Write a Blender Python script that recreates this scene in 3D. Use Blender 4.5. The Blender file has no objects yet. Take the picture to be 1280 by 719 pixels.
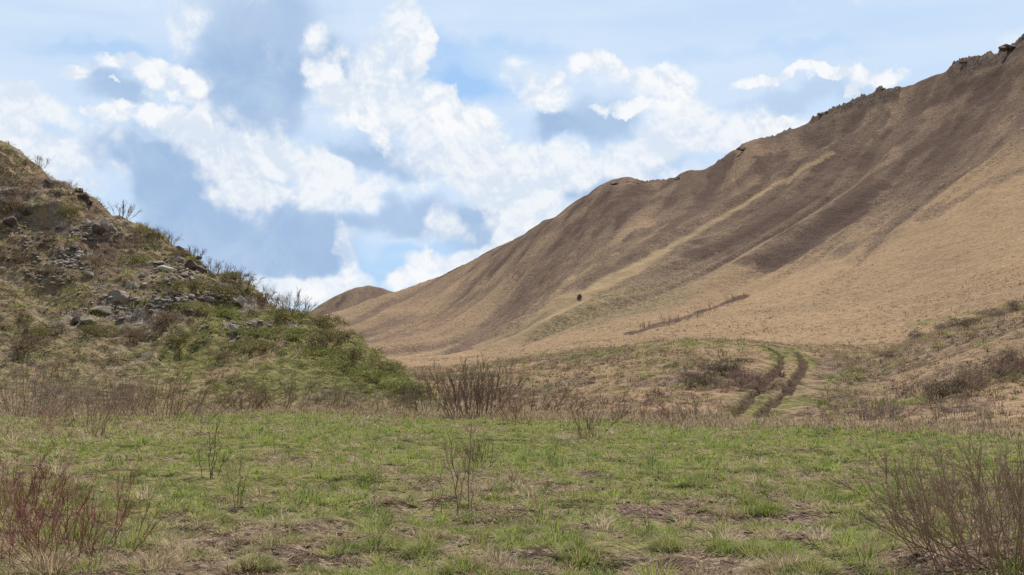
import bpy, math, random
import numpy as np
R = math.radians
SC = bpy.context.scene
COL = SC.collection
F = 1372.0                       # focal length in photograph pixels (1280 wide)
PITCH = math.atan(120.5 / F)
EYE = 1.6

# ------------------------------------------------------------------ noise
def _hash(ix, iy, seed):
    h = (ix * 374761393 + iy * 668265263 + seed * 1442695041) & 0xFFFFFFFF
    h = ((h ^ (h >> 13)) * 1274126177) & 0xFFFFFFFF
    h = h ^ (h >> 16)
    return (h & 0xFFFF).astype(np.float32) / 65535.0
def vnoise(x, y, seed=0):
    x = np.asarray(x, np.float64); y = np.asarray(y, np.float64)
    fx = np.floor(x); fy = np.floor(y)
    ix = fx.astype(np.int64); iy = fy.astype(np.int64)
    u = x - fx; v = y - fy
    u = u * u * u * (u * (u * 6 - 15) + 10); v = v * v * v * (v * (v * 6 - 15) + 10)
    a = _hash(ix, iy, seed); b = _hash(ix + 1, iy, seed)
    c = _hash(ix, iy + 1, seed); d = _hash(ix + 1, iy + 1, seed)
    return (a + (b - a) * u) * (1 - v) + (c + (d - c) * u) * v
def fbm(x, y, octs=4, seed=0, gain=0.5):
    s = 0.0; amp = 1.0; tot = 0.0
    c, sn = math.cos(0.6), math.sin(0.6)
    for o in range(octs):
        s = s + amp * vnoise(x, y, seed + o * 17)
        tot += amp; amp *= gain
        x, y = (x * c - y * sn) * 2.03 + 11.3, (x * sn + y * c) * 2.03 + 7.7
    return s / tot
def sstep(a, b, x):
    t = np.clip((x - a) / (b - a), 0, 1)
    return t * t * (3 - 2 * t)

# ------------------------------------------------------------------ photograph ray -> point of the place
def ray(px, py):
    cx = (px - 640.0) / F; cz = (359.5 - py) / F
    return cx, math.cos(PITCH) - math.sin(PITCH) * cz, math.sin(PITCH) + math.cos(PITCH) * cz
def pt(px, py, D):
    x, y, z = ray(px, py); h = math.hypot(x, y)
    return math.atan2(x, y), D, EYE + z * D / h

# ------------------------------------------------------------------ terrain: one height field in polar form about the meadow
th_in = np.radians(np.arange(-32.5, 32.501, 0.047))
th_l = np.radians(np.arange(-180, -32.6, 1.6)); th_r = np.radians(np.arange(32.6, 180.01, 1.6))
TH = np.concatenate([th_l, th_in, th_r])
RR = np.concatenate([np.linspace(1.0, 8.0, 14, endpoint=False), np.geomspace(8.0, 56, 230, endpoint=False),
                     np.linspace(56, 132, 330, endpoint=False), np.geomspace(132, 620, 320, endpoint=False),
                     np.geomspace(620, 1700, 90), [2200, 3000, 4500, 7000, 12000]])
NT, NR = len(TH), len(RR)

def gsmooth(a, sig):
    if sig <= 0: return a
    n = int(sig * 3) + 1
    k = np.exp(-0.5 * (np.arange(-n, n + 1) / sig) ** 2); k /= k.sum()
    return np.convolve(np.pad(a, n, mode='edge'), k, mode='valid')
TF = np.radians(np.arange(-60, 60.001, 0.05))           # fine angle table
def layer(pts, sig=10):
    q = sorted(pt(*p) for p in pts)
    t = np.array([a[0] for a in q]); d = np.array([a[1] for a in q]); z = np.array([a[2] for a in q])
    D = gsmooth(np.interp(TF, t, d), max(sig, 6)); Z = gsmooth(np.interp(TF, t, z), sig)
    return np.interp(TH, TF, D), np.interp(TH, TF, Z)
def pchip_cols(D, Z):
    """D, Z: (K, NT) nodes -> heights (NT, NR), shape preserving"""
    D = np.maximum.accumulate(D + np.arange(len(D))[:, None] * 1e-3, axis=0)
    h = np.diff(D, axis=0); h = np.maximum(h, 0.5)
    for k in range(1, len(D)): D[k] = np.maximum(D[k], D[k - 1] + 0.5)
    h = np.diff(D, axis=0); s = np.diff(Z, axis=0) / h
    m = np.zeros_like(Z); m[0] = s[0]; m[-1] = s[-1]
    for k in range(1, len(D) - 1):
        w1 = 2 * h[k] + h[k - 1]; w2 = h[k] + 2 * h[k - 1]
        ok = s[k - 1] * s[k] > 0
        den = np.where(ok, w1 / np.where(ok, s[k - 1], 1) + w2 / np.where(ok, s[k], 1), 1)
        m[k] = np.where(ok, (w1 + w2) / den, 0)
    out = np.empty((D.shape[1], NR))
    rr = RR[None, :]
    out[:] = Z[0][:, None]
    for k in range(len(D) - 1):
        d0 = D[k][:, None]; hh = h[k][:, None]
        t = np.clip((rr - d0) / hh, 0, 1)
        z0, z1, m0, m1 = Z[k][:, None], Z[k + 1][:, None], m[k][:, None], m[k + 1][:, None]
        v = (1 + 2 * t) * (1 - t) ** 2 * z0 + t * (1 - t) ** 2 * hh * m0 + t * t * (3 - 2 * t) * z1 + t * t * (t - 1) * hh * m1
        out = np.where(rr >= d0, v, out)
    return out

edge = [(-700, 510, 64), (0, 515, 63), (300, 516, 61), (500, 518, 57.5), (600, 522, 51), (760, 526, 48), (900, 530, 44), (1100, 534, 40.8), (1280, 538, 38.2), (1900, 540, 37)]
L1D, _ = layer(edge, 25); L1Z = np.zeros(NT)
L2D, L2Z = layer([(-700, 478, 92), (400, 476, 92), (560, 471, 93), (640, 464, 95), (700, 452, 96), (760, 438, 97), (830, 428, 98), (900, 427, 100),
                  (960, 430, 102), (1020, 446, 100), (1080, 453, 97), (1130, 438, 95), (1200, 408, 95), (1280, 381, 97), (1500, 352, 100), (1900, 330, 100)], 12)
L3D, L3Z = layer([(-700, 470, 130), (540, 460, 130), (640, 450, 130), (700, 442, 128), (760, 437, 124), (830, 434, 120), (900, 433, 122), (960, 428, 124),
                  (1020, 437, 122), (1080, 440, 120), (1130, 434, 117), (1200, 411, 117), (1280, 387, 118), (1500, 360, 120), (1900, 340, 120)], 14)
L4D, L4Z = layer([(-700, 462, 200), (540, 452, 175), (640, 441, 182), (700, 428, 187), (800, 412, 192), (900, 400, 192), (1000, 395, 182), (1100, 390, 177),
                  (1200, 372, 172), (1280, 350, 167), (1500, 320, 167), (1900, 300, 167)], 16)
L5D, L5Z = layer([(-700, 456, 300), (540, 440, 265), (600, 436, 228), (640, 430, 226), (700, 405, 246), (800, 366, 283), (900, 345, 287), (1000, 325, 272), (1100, 300, 260),
                  (1200, 270, 252), (1280, 248, 247), (1500, 200, 242), (1900, 160, 240)], 14)
L6D, L6Z = layer([(-700, 450, 420), (540, 429, 330), (600, 427, 285), (640, 423, 262), (700, 388, 275), (725, 374, 288), (800, 330, 325), (900, 272, 378), (1000, 214, 428), (1060, 181, 445),
                  (1130, 150, 445), (1200, 125, 425), (1280, 95, 402), (1500, 20, 372), (1900, -60, 365)], 5)
ridge = [(-700, 440, 900), (300, 420, 880), (400, 404, 860), (440, 391, 840), (475, 377, 815), (510, 365, 790), (550, 350, 750), (600, 329, 705), (660, 298, 650), (700, 275, 612), (740, 248, 578),
         (765, 234, 562), (785, 230, 552), (800, 233, 546), (835, 231, 536), (850, 224, 532), (880, 218, 525), (900, 206, 521), (930, 187, 517), (970, 174, 511),
         (1010, 158, 506), (1040, 138, 502), (1060, 129, 499), (1090, 119, 493), (1110, 112, 489), (1145, 109, 483), (1170, 99, 477), (1200, 82, 470), (1215, 76, 467),
         (1250, 70, 459), (1265, 58, 455), (1280, 51, 450), (1500, -40, 415), (1900, -120, 400)]
L7D, L7Z = layer(ridge, 2)
Zn = np.zeros(NT); on = np.ones(NT)
Zmain = pchip_cols(np.array([on * 0.5, on * 30, L1D, L2D, L3D, L4D, L5D, L6D, L7D, L7D + 30, L7D + 160, L7D + 500, on * 2400, on * 11000]),
                   np.array([Zn, Zn, L1Z, L2Z, L3Z, L4Z, L5Z, L6Z, L7Z, L7Z - 7, L7Z * .55, L7Z * .2, Zn, Zn]))
# far hill
far = [(-700, 470), (200, 455), (330, 415), (385, 390), (400, 381), (430, 365), (445, 359), (460, 357), (480, 360), (500, 367), (520, 379), (600, 420), (700, 455), (1900, 470)]
FD, FZ = layer([(a, b, 1180) for a, b in far], 1)
Zfar = pchip_cols(np.array([on * 1, on * 880, on * 1030, FD, on * 1300, on * 1650, on * 5000]), np.array([Zn - 30, Zn + 10, FZ * .55, FZ, FZ * .7, Zn + 5, Zn - 30]))
# left hill
cr = [(-700, 20, 112), (-300, 60, 108), (0, 184, 102), (40, 203, 100), (80, 228, 98), (105, 247, 97), (150, 272, 95), (200, 299, 93), (240, 322, 91), (300, 357, 88), (350, 383, 85),
      (400, 402, 80), (450, 424, 75), (490, 449, 70), (520, 476, 66), (546, 500, 62.5), (576, 524, 58)]
CD, CZ = layer(cr, 4)
m1D, m1Z = layer([(-700, 420, 76), (0, 431, 74), (120, 433, 73), (200, 436, 72), (300, 446, 70), (400, 466, 67), (480, 488, 63), (546, 508, 60.5), (576, 526, 57)], 8)
m2D, m2Z = layer([(-700, 270, 90), (0, 308, 88), (120, 330, 85), (200, 355, 82), (300, 396, 79), (400, 432, 73), (480, 465, 66.5), (546, 505, 61), (576, 525, 57.5)], 8)
f0D, _ = layer([(-700, 512, 63), (0, 512, 62), (300, 513, 60), (480, 515, 58), (546, 518, 57), (600, 518, 56)], 8)
Zleft = pchip_cols(np.array([on, f0D - 12, f0D, m1D, m2D, CD, CD + 9, CD + 40, CD + 80, on * 1000]),
                   np.array([Zn - 3, Zn - 1.2, Zn - .05, m1Z, m2Z, CZ, CZ - .9, CZ * .45, Zn - 2, Zn - 40]))
tL = pt(574, 520, 60)[0]
fade = sstep(tL + R(.25), tL - R(.9), TH)[:, None]
Zleft = Zleft * fade - 3.5 * (1 - fade)
X = RR[None, :] * np.sin(TH)[:, None]; Y = RR[None, :] * np.cos(TH)[:, None]
RM = np.broadcast_to(RR[None, :], X.shape); TM = np.broadcast_to(TH[:, None], X.shape)
def smax(a, b, k):
    h = np.clip(0.5 + 0.5 * (a - b) / k, 0, 1)
    return b + (a - b) * h + k * h * (1 - h)
is_left = sstep(-.25, .25, Zleft - Zmain)
is_far = (Zfar > Zmain) & (RM > 850)
Z = np.where(RM < 200, smax(Zleft, Zmain, 0.5), Zmain)
Z = np.where(is_far, Zfar, Z)
Z0 = Z.copy()

# --- relief
meadow = 1 - sstep(-1.5, 3.0, RM - L1D[:, None]); meadow = meadow * (1 - is_left)
left_rock = is_left * sstep(0.5, 5.0, Z0)
steep = sstep(0, 1, (RM - L4D[:, None]) / (L5D - L4D)[:, None]) * (1 - is_left) * (RM > 120)
# direction down the spurs: it turns at the long spur
side = sstep(-22, 22, X * .81 - (Y - 262) * .58)
wv = fbm(X / 90, Y / 90, 3, 5) - .5
def downhill(ls, lt, octs, seed, wob=0.0):
    out = 0
    for (ax, ay), w in (((.27, .963), 1 - side), ((.60, .80), side)):
        S = X * ax + Y * ay; T = X * ay - Y * ax
        out = out + w * fbm(S / ls + wv * .4, (T + wv * wob) / lt, octs, seed)
    return out
S_ = X * .5 + Y * .866; T_ = X * .866 - Y * .5
gul = downhill(260, 24, 3, 31, 22); gul2 = downhill(150, 9, 3, 77, 14)
streak = downhill(26, 4.0, 4, 78, 10) * .6 + .4 * fbm(X / 5, Y / 5, 4, 80); streak2 = downhill(110, 17, 4, 79, 16) * .7 + .3 * fbm(X / 16, Y / 16, 4, 82)
gully = np.abs(gul - .5) * 2
spur_line = [tuple(v) for v in zip(*[np.interp([pt(a, b, 300)[0] for a, b in [(640, 424), (690, 394), (725, 374), (800, 330), (850, 301), (900, 272), (950, 243), (1000, 214), (1060, 181)]], TH, q) for q in (L6D * np.sin(TH), L6D * np.cos(TH))])]
wall = sstep(0, .12, (L7D[:, None] - RM) / L7D[:, None])      # fades at the ridge
Z += steep * (np.where(RM < 1000, 1, 0)) * wall * ((gully - .35) * 6.0 + (np.abs(gul2 - .5) * 2 - .35) * 2.0 + (fbm(X / 5, Y / 5, 3, 9) - .5) * .7)
Z += np.where(is_far, (fbm(X / 60, Y / 60, 4, 41) - .5) * 10, 0)
rid = np.exp(-((RM - L7D[:, None]) / 14) ** 2) * (1 - is_left) * (TM > pt(690, 300, 600)[0])
Z += rid * ((fbm(X / 9, Y / 9, 3, 12) - .5) * 3.4)
def _dp(pts, x, y):
    d = np.full(x.shape, 1e9)
    for (ax, ay), (bx, by) in zip(pts[:-1], pts[1:]):
        L = math.hypot(bx - ax, by - ay) + 1e-9; t = np.clip(((x - ax) * (bx - ax) + (y - ay) * (by - ay)) / L ** 2, 0, 1)
        d = np.minimum(d, np.hypot(x - ax - t * (bx - ax), y - ay - t * (by - ay)))
    return d
spur_d = _dp(spur_line, X, Y)
Z += (RM > 180) * (RM < 620) * np.exp(-(spur_d / 13) ** 1.0) * 6.0
crag = np.zeros(NT)
for a, b, g in [(752, 842, 1), (845, 872, .8), (893, 992, .8), (1012, 1130, 1), (1186, 1290, 1.3)]:
    crag = np.maximum(crag, g * sstep(0, R(.25), TH - pt(a, 250, 500)[0]) * sstep(0, R(.25), pt(b, 150, 500)[0] - TH))
crag_m = crag[:, None] * np.where(RM < L7D[:, None], np.exp(-((RM - L7D[:, None]) / 24) ** 2), np.exp(-((RM - L7D[:, None]) / 7) ** 2)) * (1 - is_left)
Z += crag_m * ((1 - 2 * np.abs(fbm(X / 7, Y / 9, 4, 44) - .5)) ** 2 * 4.2 + (fbm(X / 1.8, Y / 2.5, 3, 45) - .5) * 2.2 - 2.6)
# knolls and valley mid relief
mid = (1 - meadow) * (1 - is_left) * (1 - steep) * (RM < 260)
Z += mid * ((fbm(X / 6, Y / 6, 3, 15) - .5) * .8 + (fbm(X / 1.6, Y / 1.6, 2, 16) - .5) * .5)
# left hill: broken ledges
led = fbm(X / 5.0 + .4 * fbm(X / 9, Y / 9, 2, 3), (Z0 * 1.6 + Y * .3) / 2.6, 3, 21)
Z += left_rock * ((led - .5) * 1.5 + (fbm(X / 2.1, Z0 / 1.5, 3, 22) - .5) * 1.3 + (fbm(X / .8, Z0 / .6 + Y * .4, 2, 23) - .5) * .6)
Z += is_left * (1 - left_rock) * ((fbm(X / 1.5, Y / 1.5, 3, 24) - .5) * .35)
# meadow hummocks
hum = fbm(X / 3.2, Y / 3.2, 3, 51) - .5; hum2 = fbm(X / .75, Y / .75, 3, 52) - .5
hum3 = fbm(X / .42, Y / .42, 2, 53) - .5
Z += meadow * (hum * .26 + hum2 * .22 * sstep(60, 10, RM) + hum3 * .09 * sstep(34, 14, RM))

def col_at(theta):
    i = np.clip(np.searchsorted(TH, theta) - 1, 0, NT - 2)
    return i, (theta - TH[i]) / (TH[i + 1] - TH[i])
def lookup(A, x, y):
    x = np.asarray(x, float); y = np.asarray(y, float)
    th = np.arctan2(x, y); r = np.clip(np.hypot(x, y), RR[0], RR[-1])
    i, a = col_at(th)
    j = np.clip(np.searchsorted(RR, r) - 1, 0, NR - 2); b = (r - RR[j]) / (RR[j + 1] - RR[j])
    return (A[i, j] * (1 - a) + A[i + 1, j] * a) * (1 - b) + (A[i, j + 1] * (1 - a) + A[i + 1, j + 1] * a) * b
def hit(px, py, rmin=4.0, rmax=1e9):
    """first point of the ground seen along a ray of the photograph; on the skyline if the ray misses"""
    x, y, z = ray(px, py); th = math.atan2(x, y); e = z / math.hypot(x, y)
    i, a = col_at(th); zc = Z[i] * (1 - a) + Z[i + 1] * a
    ok = (RR >= rmin) & (RR <= rmax); rr = RR[ok]; ee = (zc[ok] - EYE) / rr
    k = np.argmax(ee >= e)
    if ee[k] < e: k = int(np.argmax(ee)); r = rr[k]
    elif k == 0: r = rr[0]
    else:
        t = (e - ee[k - 1]) / (ee[k] - ee[k - 1] + 1e-12); r = rr[k - 1] + t * (rr[k] - rr[k - 1])
    gx, gy = r * math.sin(th), r * math.cos(th)
    return gx, gy, float(lookup(Z, gx, gy)), r
def dist_poly(pts, x=None, y=None):
    x = X if x is None else x; y = Y if y is None else y
    d = np.full(x.shape, 1e9); al = np.zeros(x.shape)
    acc = 0
    for (ax, ay), (bx, by) in zip(pts[:-1], pts[1:]):
        L = math.hypot(bx - ax, by - ay) + 1e-9
        t = np.clip(((x - ax) * (bx - ax) + (y - ay) * (by - ay)) / L ** 2, 0, 1)
        dd = np.hypot(x - ax - t * (bx - ax), y - ay - t * (by - ay))
        al = np.where(dd < d, acc + t * L, al); d = np.minimum(d, dd); acc += L
    return d, al
def spline(pts, n=8):
    P = [pts[0]] + list(pts) + [pts[-1]]; out = []
    for i in range(1, len(P) - 2):
        p0, p1, p2, p3 = [np.array(P[i + k], float) for k in (-1, 0, 1, 2)]
        for t in np.linspace(0, 1, n, endpoint=False):
            out.append(.5 * ((2 * p1) + (-p0 + p2) * t + (2 * p0 - 5 * p1 + 4 * p2 - p3) * t * t + (-p0 + 3 * p1 - 3 * p2 + p3) * t ** 3))
    out.append(np.array(pts[-1], float)); return [tuple(o) for o in out]
def gpoly(pp, n=8, **k):
    return spline([hit(a, b, **k)[:2] for a, b in pp], n)

# --- the two ruts of the track over the knoll
RUT_A = gpoly([(914, 521), (930, 506), (950, 488), (966, 468), (976, 453), (973, 442), (958, 434), (935, 430)], rmin=30, rmax=121)
RUT_B = gpoly([(950, 522), (965, 506), (985, 488), (1000, 466), (1004, 451), (996, 440), (975, 433), (950, 429)], rmin=30, rmax=121)
near_tr = (RM > 36) & (RM < 125) & (np.abs(TM - R(13)) < R(5))
dA, dB = np.full(X.shape, 1e3), np.full(X.shape, 1e3)
dA[near_tr], alA = dist_poly(RUT_A, X[near_tr], Y[near_tr]); dB[near_tr], alB = dist_poly(RUT_B, X[near_tr], Y[near_tr])
rough = (fbm(X / 1.1, Y / 1.1, 2, 61) - .5) * .5
rutm = np.maximum(sstep(.40, .12, dA + rough * .6) * .9, sstep(.44, .14, dB + rough * .6))
rut_fade = sstep(113, 97, RM + rough * 9)
Z -= rutm * .30 * rut_fade
track = np.minimum(dA, dB)
# bare hollow and bank at the front of the meadow
bare_spots = [(1240, 700, .7), (1180, 712, .6), (1200, 690, .5), (1040, 700, .55), (965, 655, .75), (1010, 672, .5), (905, 668, .5), (745, 705, .45), (655, 700, .8), (350, 690, .9), (300, 705, .6), (850, 700, .7), (260, 690, .5), (600, 706, .6),
              (140, 712, .5), (1130, 700, .6), (460, 700, .8), (520, 668, .6), (380, 660, .6), (820, 640, .6), (720, 612, .5), (990, 630, .5)]
bare = np.zeros(X.shape)
nm = (RM < 30) & (np.abs(TM) < R(30))
bnoise = fbm(X / .5, Y / .5, 3, 62) - .5
for bx, by, br in bare_spots:
    gx, gy, gz, gr = hit(bx, by)
    d = np.hypot((X - gx) * .75, Y - gy) * 1.45
    bare = np.maximum(bare, np.where(nm, sstep(1.15, .35, d / br + bnoise * 1.3), 0))
for bx, by, br, dep in [(1045, 703, .35, .16), (975, 655, .5, .10), (735, 708, .35, .12), (655, 693, .5, .08), (880, 712, .4, .08)]:
    gx, gy, gz, gr = hit(bx, by)
    Z -= np.where(nm, dep * np.exp(-(((X - gx) / br) ** 2 + ((Y - gy) / (br * .8)) ** 2)), 0)
gx, gy, gz, gr = hit(1255, 716)
Z += np.where(nm, .28 * np.exp(-(((X - gx) / .75) ** 2 + ((Y - gy) / .6) ** 2)), 0)

# ------------------------------------------------------------------ what grows where (masks)
def band(pp, w, n=6, nz=None, **k):
    q = gpoly(pp, n, **k); xs = np.array(q)
    d, _ = dist_poly(q); 
    return sstep(1.0, .35, d / w + (0 if nz is None else nz))
nz6 = (downhill(40, 9, 4, 71, 10) * .6 + .4 * fbm(X / 8, Y / 8, 4, 72) - .5) * 2.2
nz7 = (fbm(X / 14, Y / 14, 4, 73) - .5) * 1.6
upper = steep * (RM > 150)
uveg = (1 - is_left) * (RM > 150) * sstep(.12, 1.0, (RM - L4D[:, None]) / (.45 * L5D + .55 * L6D - L4D)[:, None] + (downhill(70, 11, 4, 87, 12) - .5) * 1.1)
shr = np.clip(uveg * (sstep(.34, .10, gully + (downhill(70, 16, 4, 83, 10) - .5) * .5) * .26 + .40 + (downhill(60, 14, 5, 84, 8) - .5) * .55 + .22 * sstep(20, 80, Z0)), 0, 1)
K = dict(rmin=150)
slope_hi = sstep(L6D[:, None] * .0 + .02, .25, (Z0 - 45) / 100) * upper
shr = np.maximum(shr, slope_hi * sstep(.38, .6, fbm(S_ / 70, T_ / 24, 3, 85)) * .8)
for pp, w, g in [([(1230, 130), (1120, 205), (1040, 270), (960, 330)], 13, .95), ([(1000, 250), (930, 290), (860, 318)], 15, .9), ([(1100, 150), (1010, 225)], 10, .8), ([(1276, 215), (1180, 262), (1080, 300)], 12, .6),
                 ([(880, 235), (760, 318), (640, 392)], 14, .7), ([(960, 200), (830, 290), (735, 352)], 9, .85), ([(790, 250), (690, 312), (600, 365)], 17, .7), ([(660, 330), (560, 385), (480, 412)], 15, .55),
                 ([(1280, 85), (1200, 110), (1130, 150)], 10, .9)]:
    shr = np.maximum(shr, band(pp, w, nz=nz6, **K) * g)
shr = np.maximum(shr, .72 * band([(668, 386), (740, 343), (850, 278), (960, 208)], 9, nz=nz6 * .6, **K))
gap_ = band([(930, 370), (860, 395), (790, 415)], 3.0, nz=nz6 * .6, rmin=125); shr = np.maximum(shr, gap_ * .9)
pale = np.maximum(band([(630, 430), (700, 390), (760, 354), (830, 313)], 3.8, nz=nz6 * .45, rmin=200, rmax=470), band([(800, 331), (900, 273), (1000, 214), (1040, 192)], 2.0, nz=nz6 * .5, rmin=200, rmax=470) * .7)
pale = np.maximum(pale, .5 * band([(600, 432), (660, 402), (720, 366)], 3.0, nz=nz6 * 1.2, rmin=200, rmax=470))
shr = shr * (1 - .95 * pale)
olive = band([(690, 412), (760, 376), (840, 330), (920, 290)], 24, nz=nz7 * .6, rmin=200) * 1.0     # greyer side of the spur
olive *= (1 - pale)
apron = sstep(0, 1, (RM - L3D[:, None]) / 30) * (1 - upper * .9) * (1 - is_left)
green = np.zeros(X.shape)
for pp, w, g in [([(760, 440), (830, 431), (890, 430)], 5, .52), ([(700, 446), (760, 436)], 4, .35), ([(820, 455), (880, 455)], 5, .38), ([(1000, 500), (1060, 470), (1100, 465)], 3.0, .42),
                 ([(1120, 505), (1180, 490), (1279, 465)], 2.6, .8), ([(1150, 405), (1279, 378)], 3.6, .6), ([(640, 430), (700, 431), (720, 428)], 5, .5), ([(930, 520), (985, 500)], 3, .7), ([(960, 525), (1100, 535)], 2, .4)]:
    green = np.maximum(green, g * band(pp, w, nz=nz7 * .8, rmin=36, rmax=150))
green = np.maximum(green, sstep(2.2, .5, track + rough * 2) * np.where(RM > 84, .80, .48) * (RM < 124))
knoll_dark = np.zeros(X.shape)
for pp, w, g in [([(850, 475), (930, 470)], 4.5, .8), ([(870, 490), (900, 500)], 4, .5), ([(1150, 440), (1279, 400)], 9, .75), ([(1170, 470), (1279, 440)], 5, .7), ([(640, 500), (900, 515)], 3, .6), ([(700, 455), (820, 445)], 5, .5), ([(1060, 470), (1130, 440)], 4, .5)]:
    knoll_dark = np.maximum(knoll_dark, g * band(pp, w, nz=nz7 * .9, rmin=36, rmax=150))
shr = np.maximum(shr, np.maximum(knoll_dark * .8, (RM < 132) * mid * .62 * sstep(.36, .6, fbm(X / 8, Y / 8, 4, 86))) * (1 - is_left))
far_m = is_far * .45
shr = np.maximum(shr, far_m)
# left hill
lh = fbm(X / 4, Z0 / 3, 4, 91)
lgreen = is_left * sstep(pt(20, 300, 90)[0], pt(400, 420, 80)[0], TM + (lh - .5) * R(12)) * sstep(.2, 1.2, Z0) * 1.0
lgreen *= .35 + .65 * sstep(.28, .5, fbm(X / 2.6, Z0 / 1.8, 3, 92))
lgreen = np.maximum(lgreen, is_left * .48 * sstep(.40, .60, fbm(X / 6, Z0 / 3, 3, 93)))
lrock = np.zeros(X.shape)
for a, b, w, g in [(240, 335, 2.6, 1), (215, 330, 1.8, .9), (135, 375, 2.4, .9), (150, 385, 2, .8), (100, 350, 1.6, .7), (130, 283, 1.4, .9), (60, 335, 2.2, .5), (175, 352, 1.4, .8), (30, 270, 2.6, .6), (95, 400, 2, .8),
                   (290, 415, 1.2, .7), (20, 345, 2, .5), (45, 300, 2, .6), (262, 372, 1.1, .7), (300, 380, 1.0, .7)]:
    gx, gy, gz, gr = hit(a, b, rmin=50, rmax=125)
    d = np.sqrt(((X - gx) / 1.3) ** 2 + (Z0 - gz) ** 2 * 1.6)
    lrock = np.maximum(lrock, np.where((RM > 55) & (RM < 125) & (is_left > .5), g * sstep(1.1, .3, d / w + (lh - .5) * 1.8), 0))
lrock = np.maximum(lrock * sstep(.36, .56, fbm(X / 1.2, Z0 / .7, 3, 97)), left_rock * sstep(.62, .74, fbm(X / 2.2, Z0 / 1.1, 4, 95)) * .7)
lgreen *= (1 - .8 * lrock)
lbrown = is_left * sstep(.46, .70, fbm(X / 4.5, Z0 / 2.0, 4, 96)) * (.3 + .5 * sstep(3, 7, Z0))
# meadow
mg = fbm(X / 5.5, Y / 9, 4, 101); mg2 = fbm(X / 1.3, Y / 1.5, 3, 102)
mgreen = meadow * np.clip(sstep(.34, .58, mg * .5 + mg2 * .5) * (.35 + .65 * sstep(10, 19, RM + (mg - .5) * 14)) + .35 * sstep(.5, .64, mg2), 0, 1)
mgreen *= sstep(0, 5, L1D[:, None] - RM + (mg2 - .5) * 6) * (1 - bare)
mgreen *= (.35 + .65 * sstep(pt(0, 600, 20)[0], pt(330, 600, 20)[0], TM + (mg - .5) * R(16)))
soil = np.clip(bare + meadow * sstep(22, 10, RM + (mg - .5) * 8) * sstep(.53, .66, fbm(X / .9, Y / .9, 3, 104)) * .7, 0, 1)
green_all = np.clip(np.maximum(np.maximum(green, lgreen), mgreen), 0, 1)
shr_all = np.clip(np.maximum(shr, lbrown * .9), 0, 1)
rock_all = np.clip(np.maximum(lrock, np.maximum(rid * .5 * sstep(.4, .65, fbm(X / 10, Y / 10, 3, 12)), crag_m * 1.35)), 0, 1)
VEG = np.stack([green_all, shr_all, rock_all, np.clip(pale, 0, 1)], -1)
VEG3 = np.stack([np.clip(streak, 0, 1), np.clip(streak2, 0, 1), upper * 1.0, np.ones(X.shape)], -1)
VEG2 = np.stack([np.clip(meadow, 0, 1), soil, rutm * rut_fade, np.clip(np.maximum(np.maximum(olive, is_left * .92), is_far * .8), 0, 1)], -1)

# ------------------------------------------------------------------ materials
def mat(name):
    m = bpy.data.materials.new(name); m.use_nodes = True
    nt = m.node_tree; b = nt.nodes['Principled BSDF']
    b.inputs['Roughness'].default_value = .9
    b.inputs['Specular IOR Level'].default_value = .12
    return m, nt, b
class NB:
    def __init__(s, nt): s.nt = nt; s.n = nt.nodes; s.l = nt.links
    def new(s, t, **k):
        n = s.n.new(t)
        for a, v in k.items(): setattr(n, a, v)
        return n
    def lk(s, a, b): s.l.new(a, b)
    def put(s, sock, v):
        if isinstance(v, bpy.types.NodeSocket): s.l.new(v, sock)
        else: sock.default_value = v
    def math(s, op, a, b=None, c=None, clamp=False):
        n = s.new('ShaderNodeMath', operation=op, use_clamp=clamp); s.put(n.inputs[0], a)
        if b is not None: s.put(n.inputs[1], b)
        if c is not None: s.put(n.inputs[2], c)
        return n.outputs[0]
    def vmath(s, op, a, b=None):
        n = s.new('ShaderNodeVectorMath', operation=op); s.put(n.inputs[0], a)
        if b is not None: s.put(n.inputs[1], b)
        return n.outputs['Value'] if op in ('LENGTH', 'DOT_PRODUCT') else n.outputs[0]
    def mix(s, f, a, b, blend='MIX'):
        n = s.new('ShaderNodeMix', data_type='RGBA', blend_type=blend)
        s.put(n.inputs[0], f); s.put(n.inputs[6], a); s.put(n.inputs[7], b); return n.outputs[2]
    def ramp(s, v, a, b, lo=0.0, hi=1.0):
        n = s.new('ShaderNodeMapRange', interpolation_type='SMOOTHSTEP'); s.put(n.inputs[0], v)
        n.inputs[1].default_value = a; n.inputs[2].default_value = b; n.inputs[3].default_value = lo; n.inputs[4].default_value = hi
        return n.outputs[0]
    def noise(s, vec, scale, detail=3, rough=.55, dist=0, color=False):
        n = s.new('ShaderNodeTexNoise'); s.put(n.inputs['Vector'], vec); n.inputs['Scale'].default_value = scale
        n.inputs['Detail'].default_value = detail; n.inputs['Roughness'].default_value = rough; n.inputs['Distortion'].default_value = dist
        return n.outputs[1 if color else 0]
def c4(r, g, b): return (r, g, b, 1.0)

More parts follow.
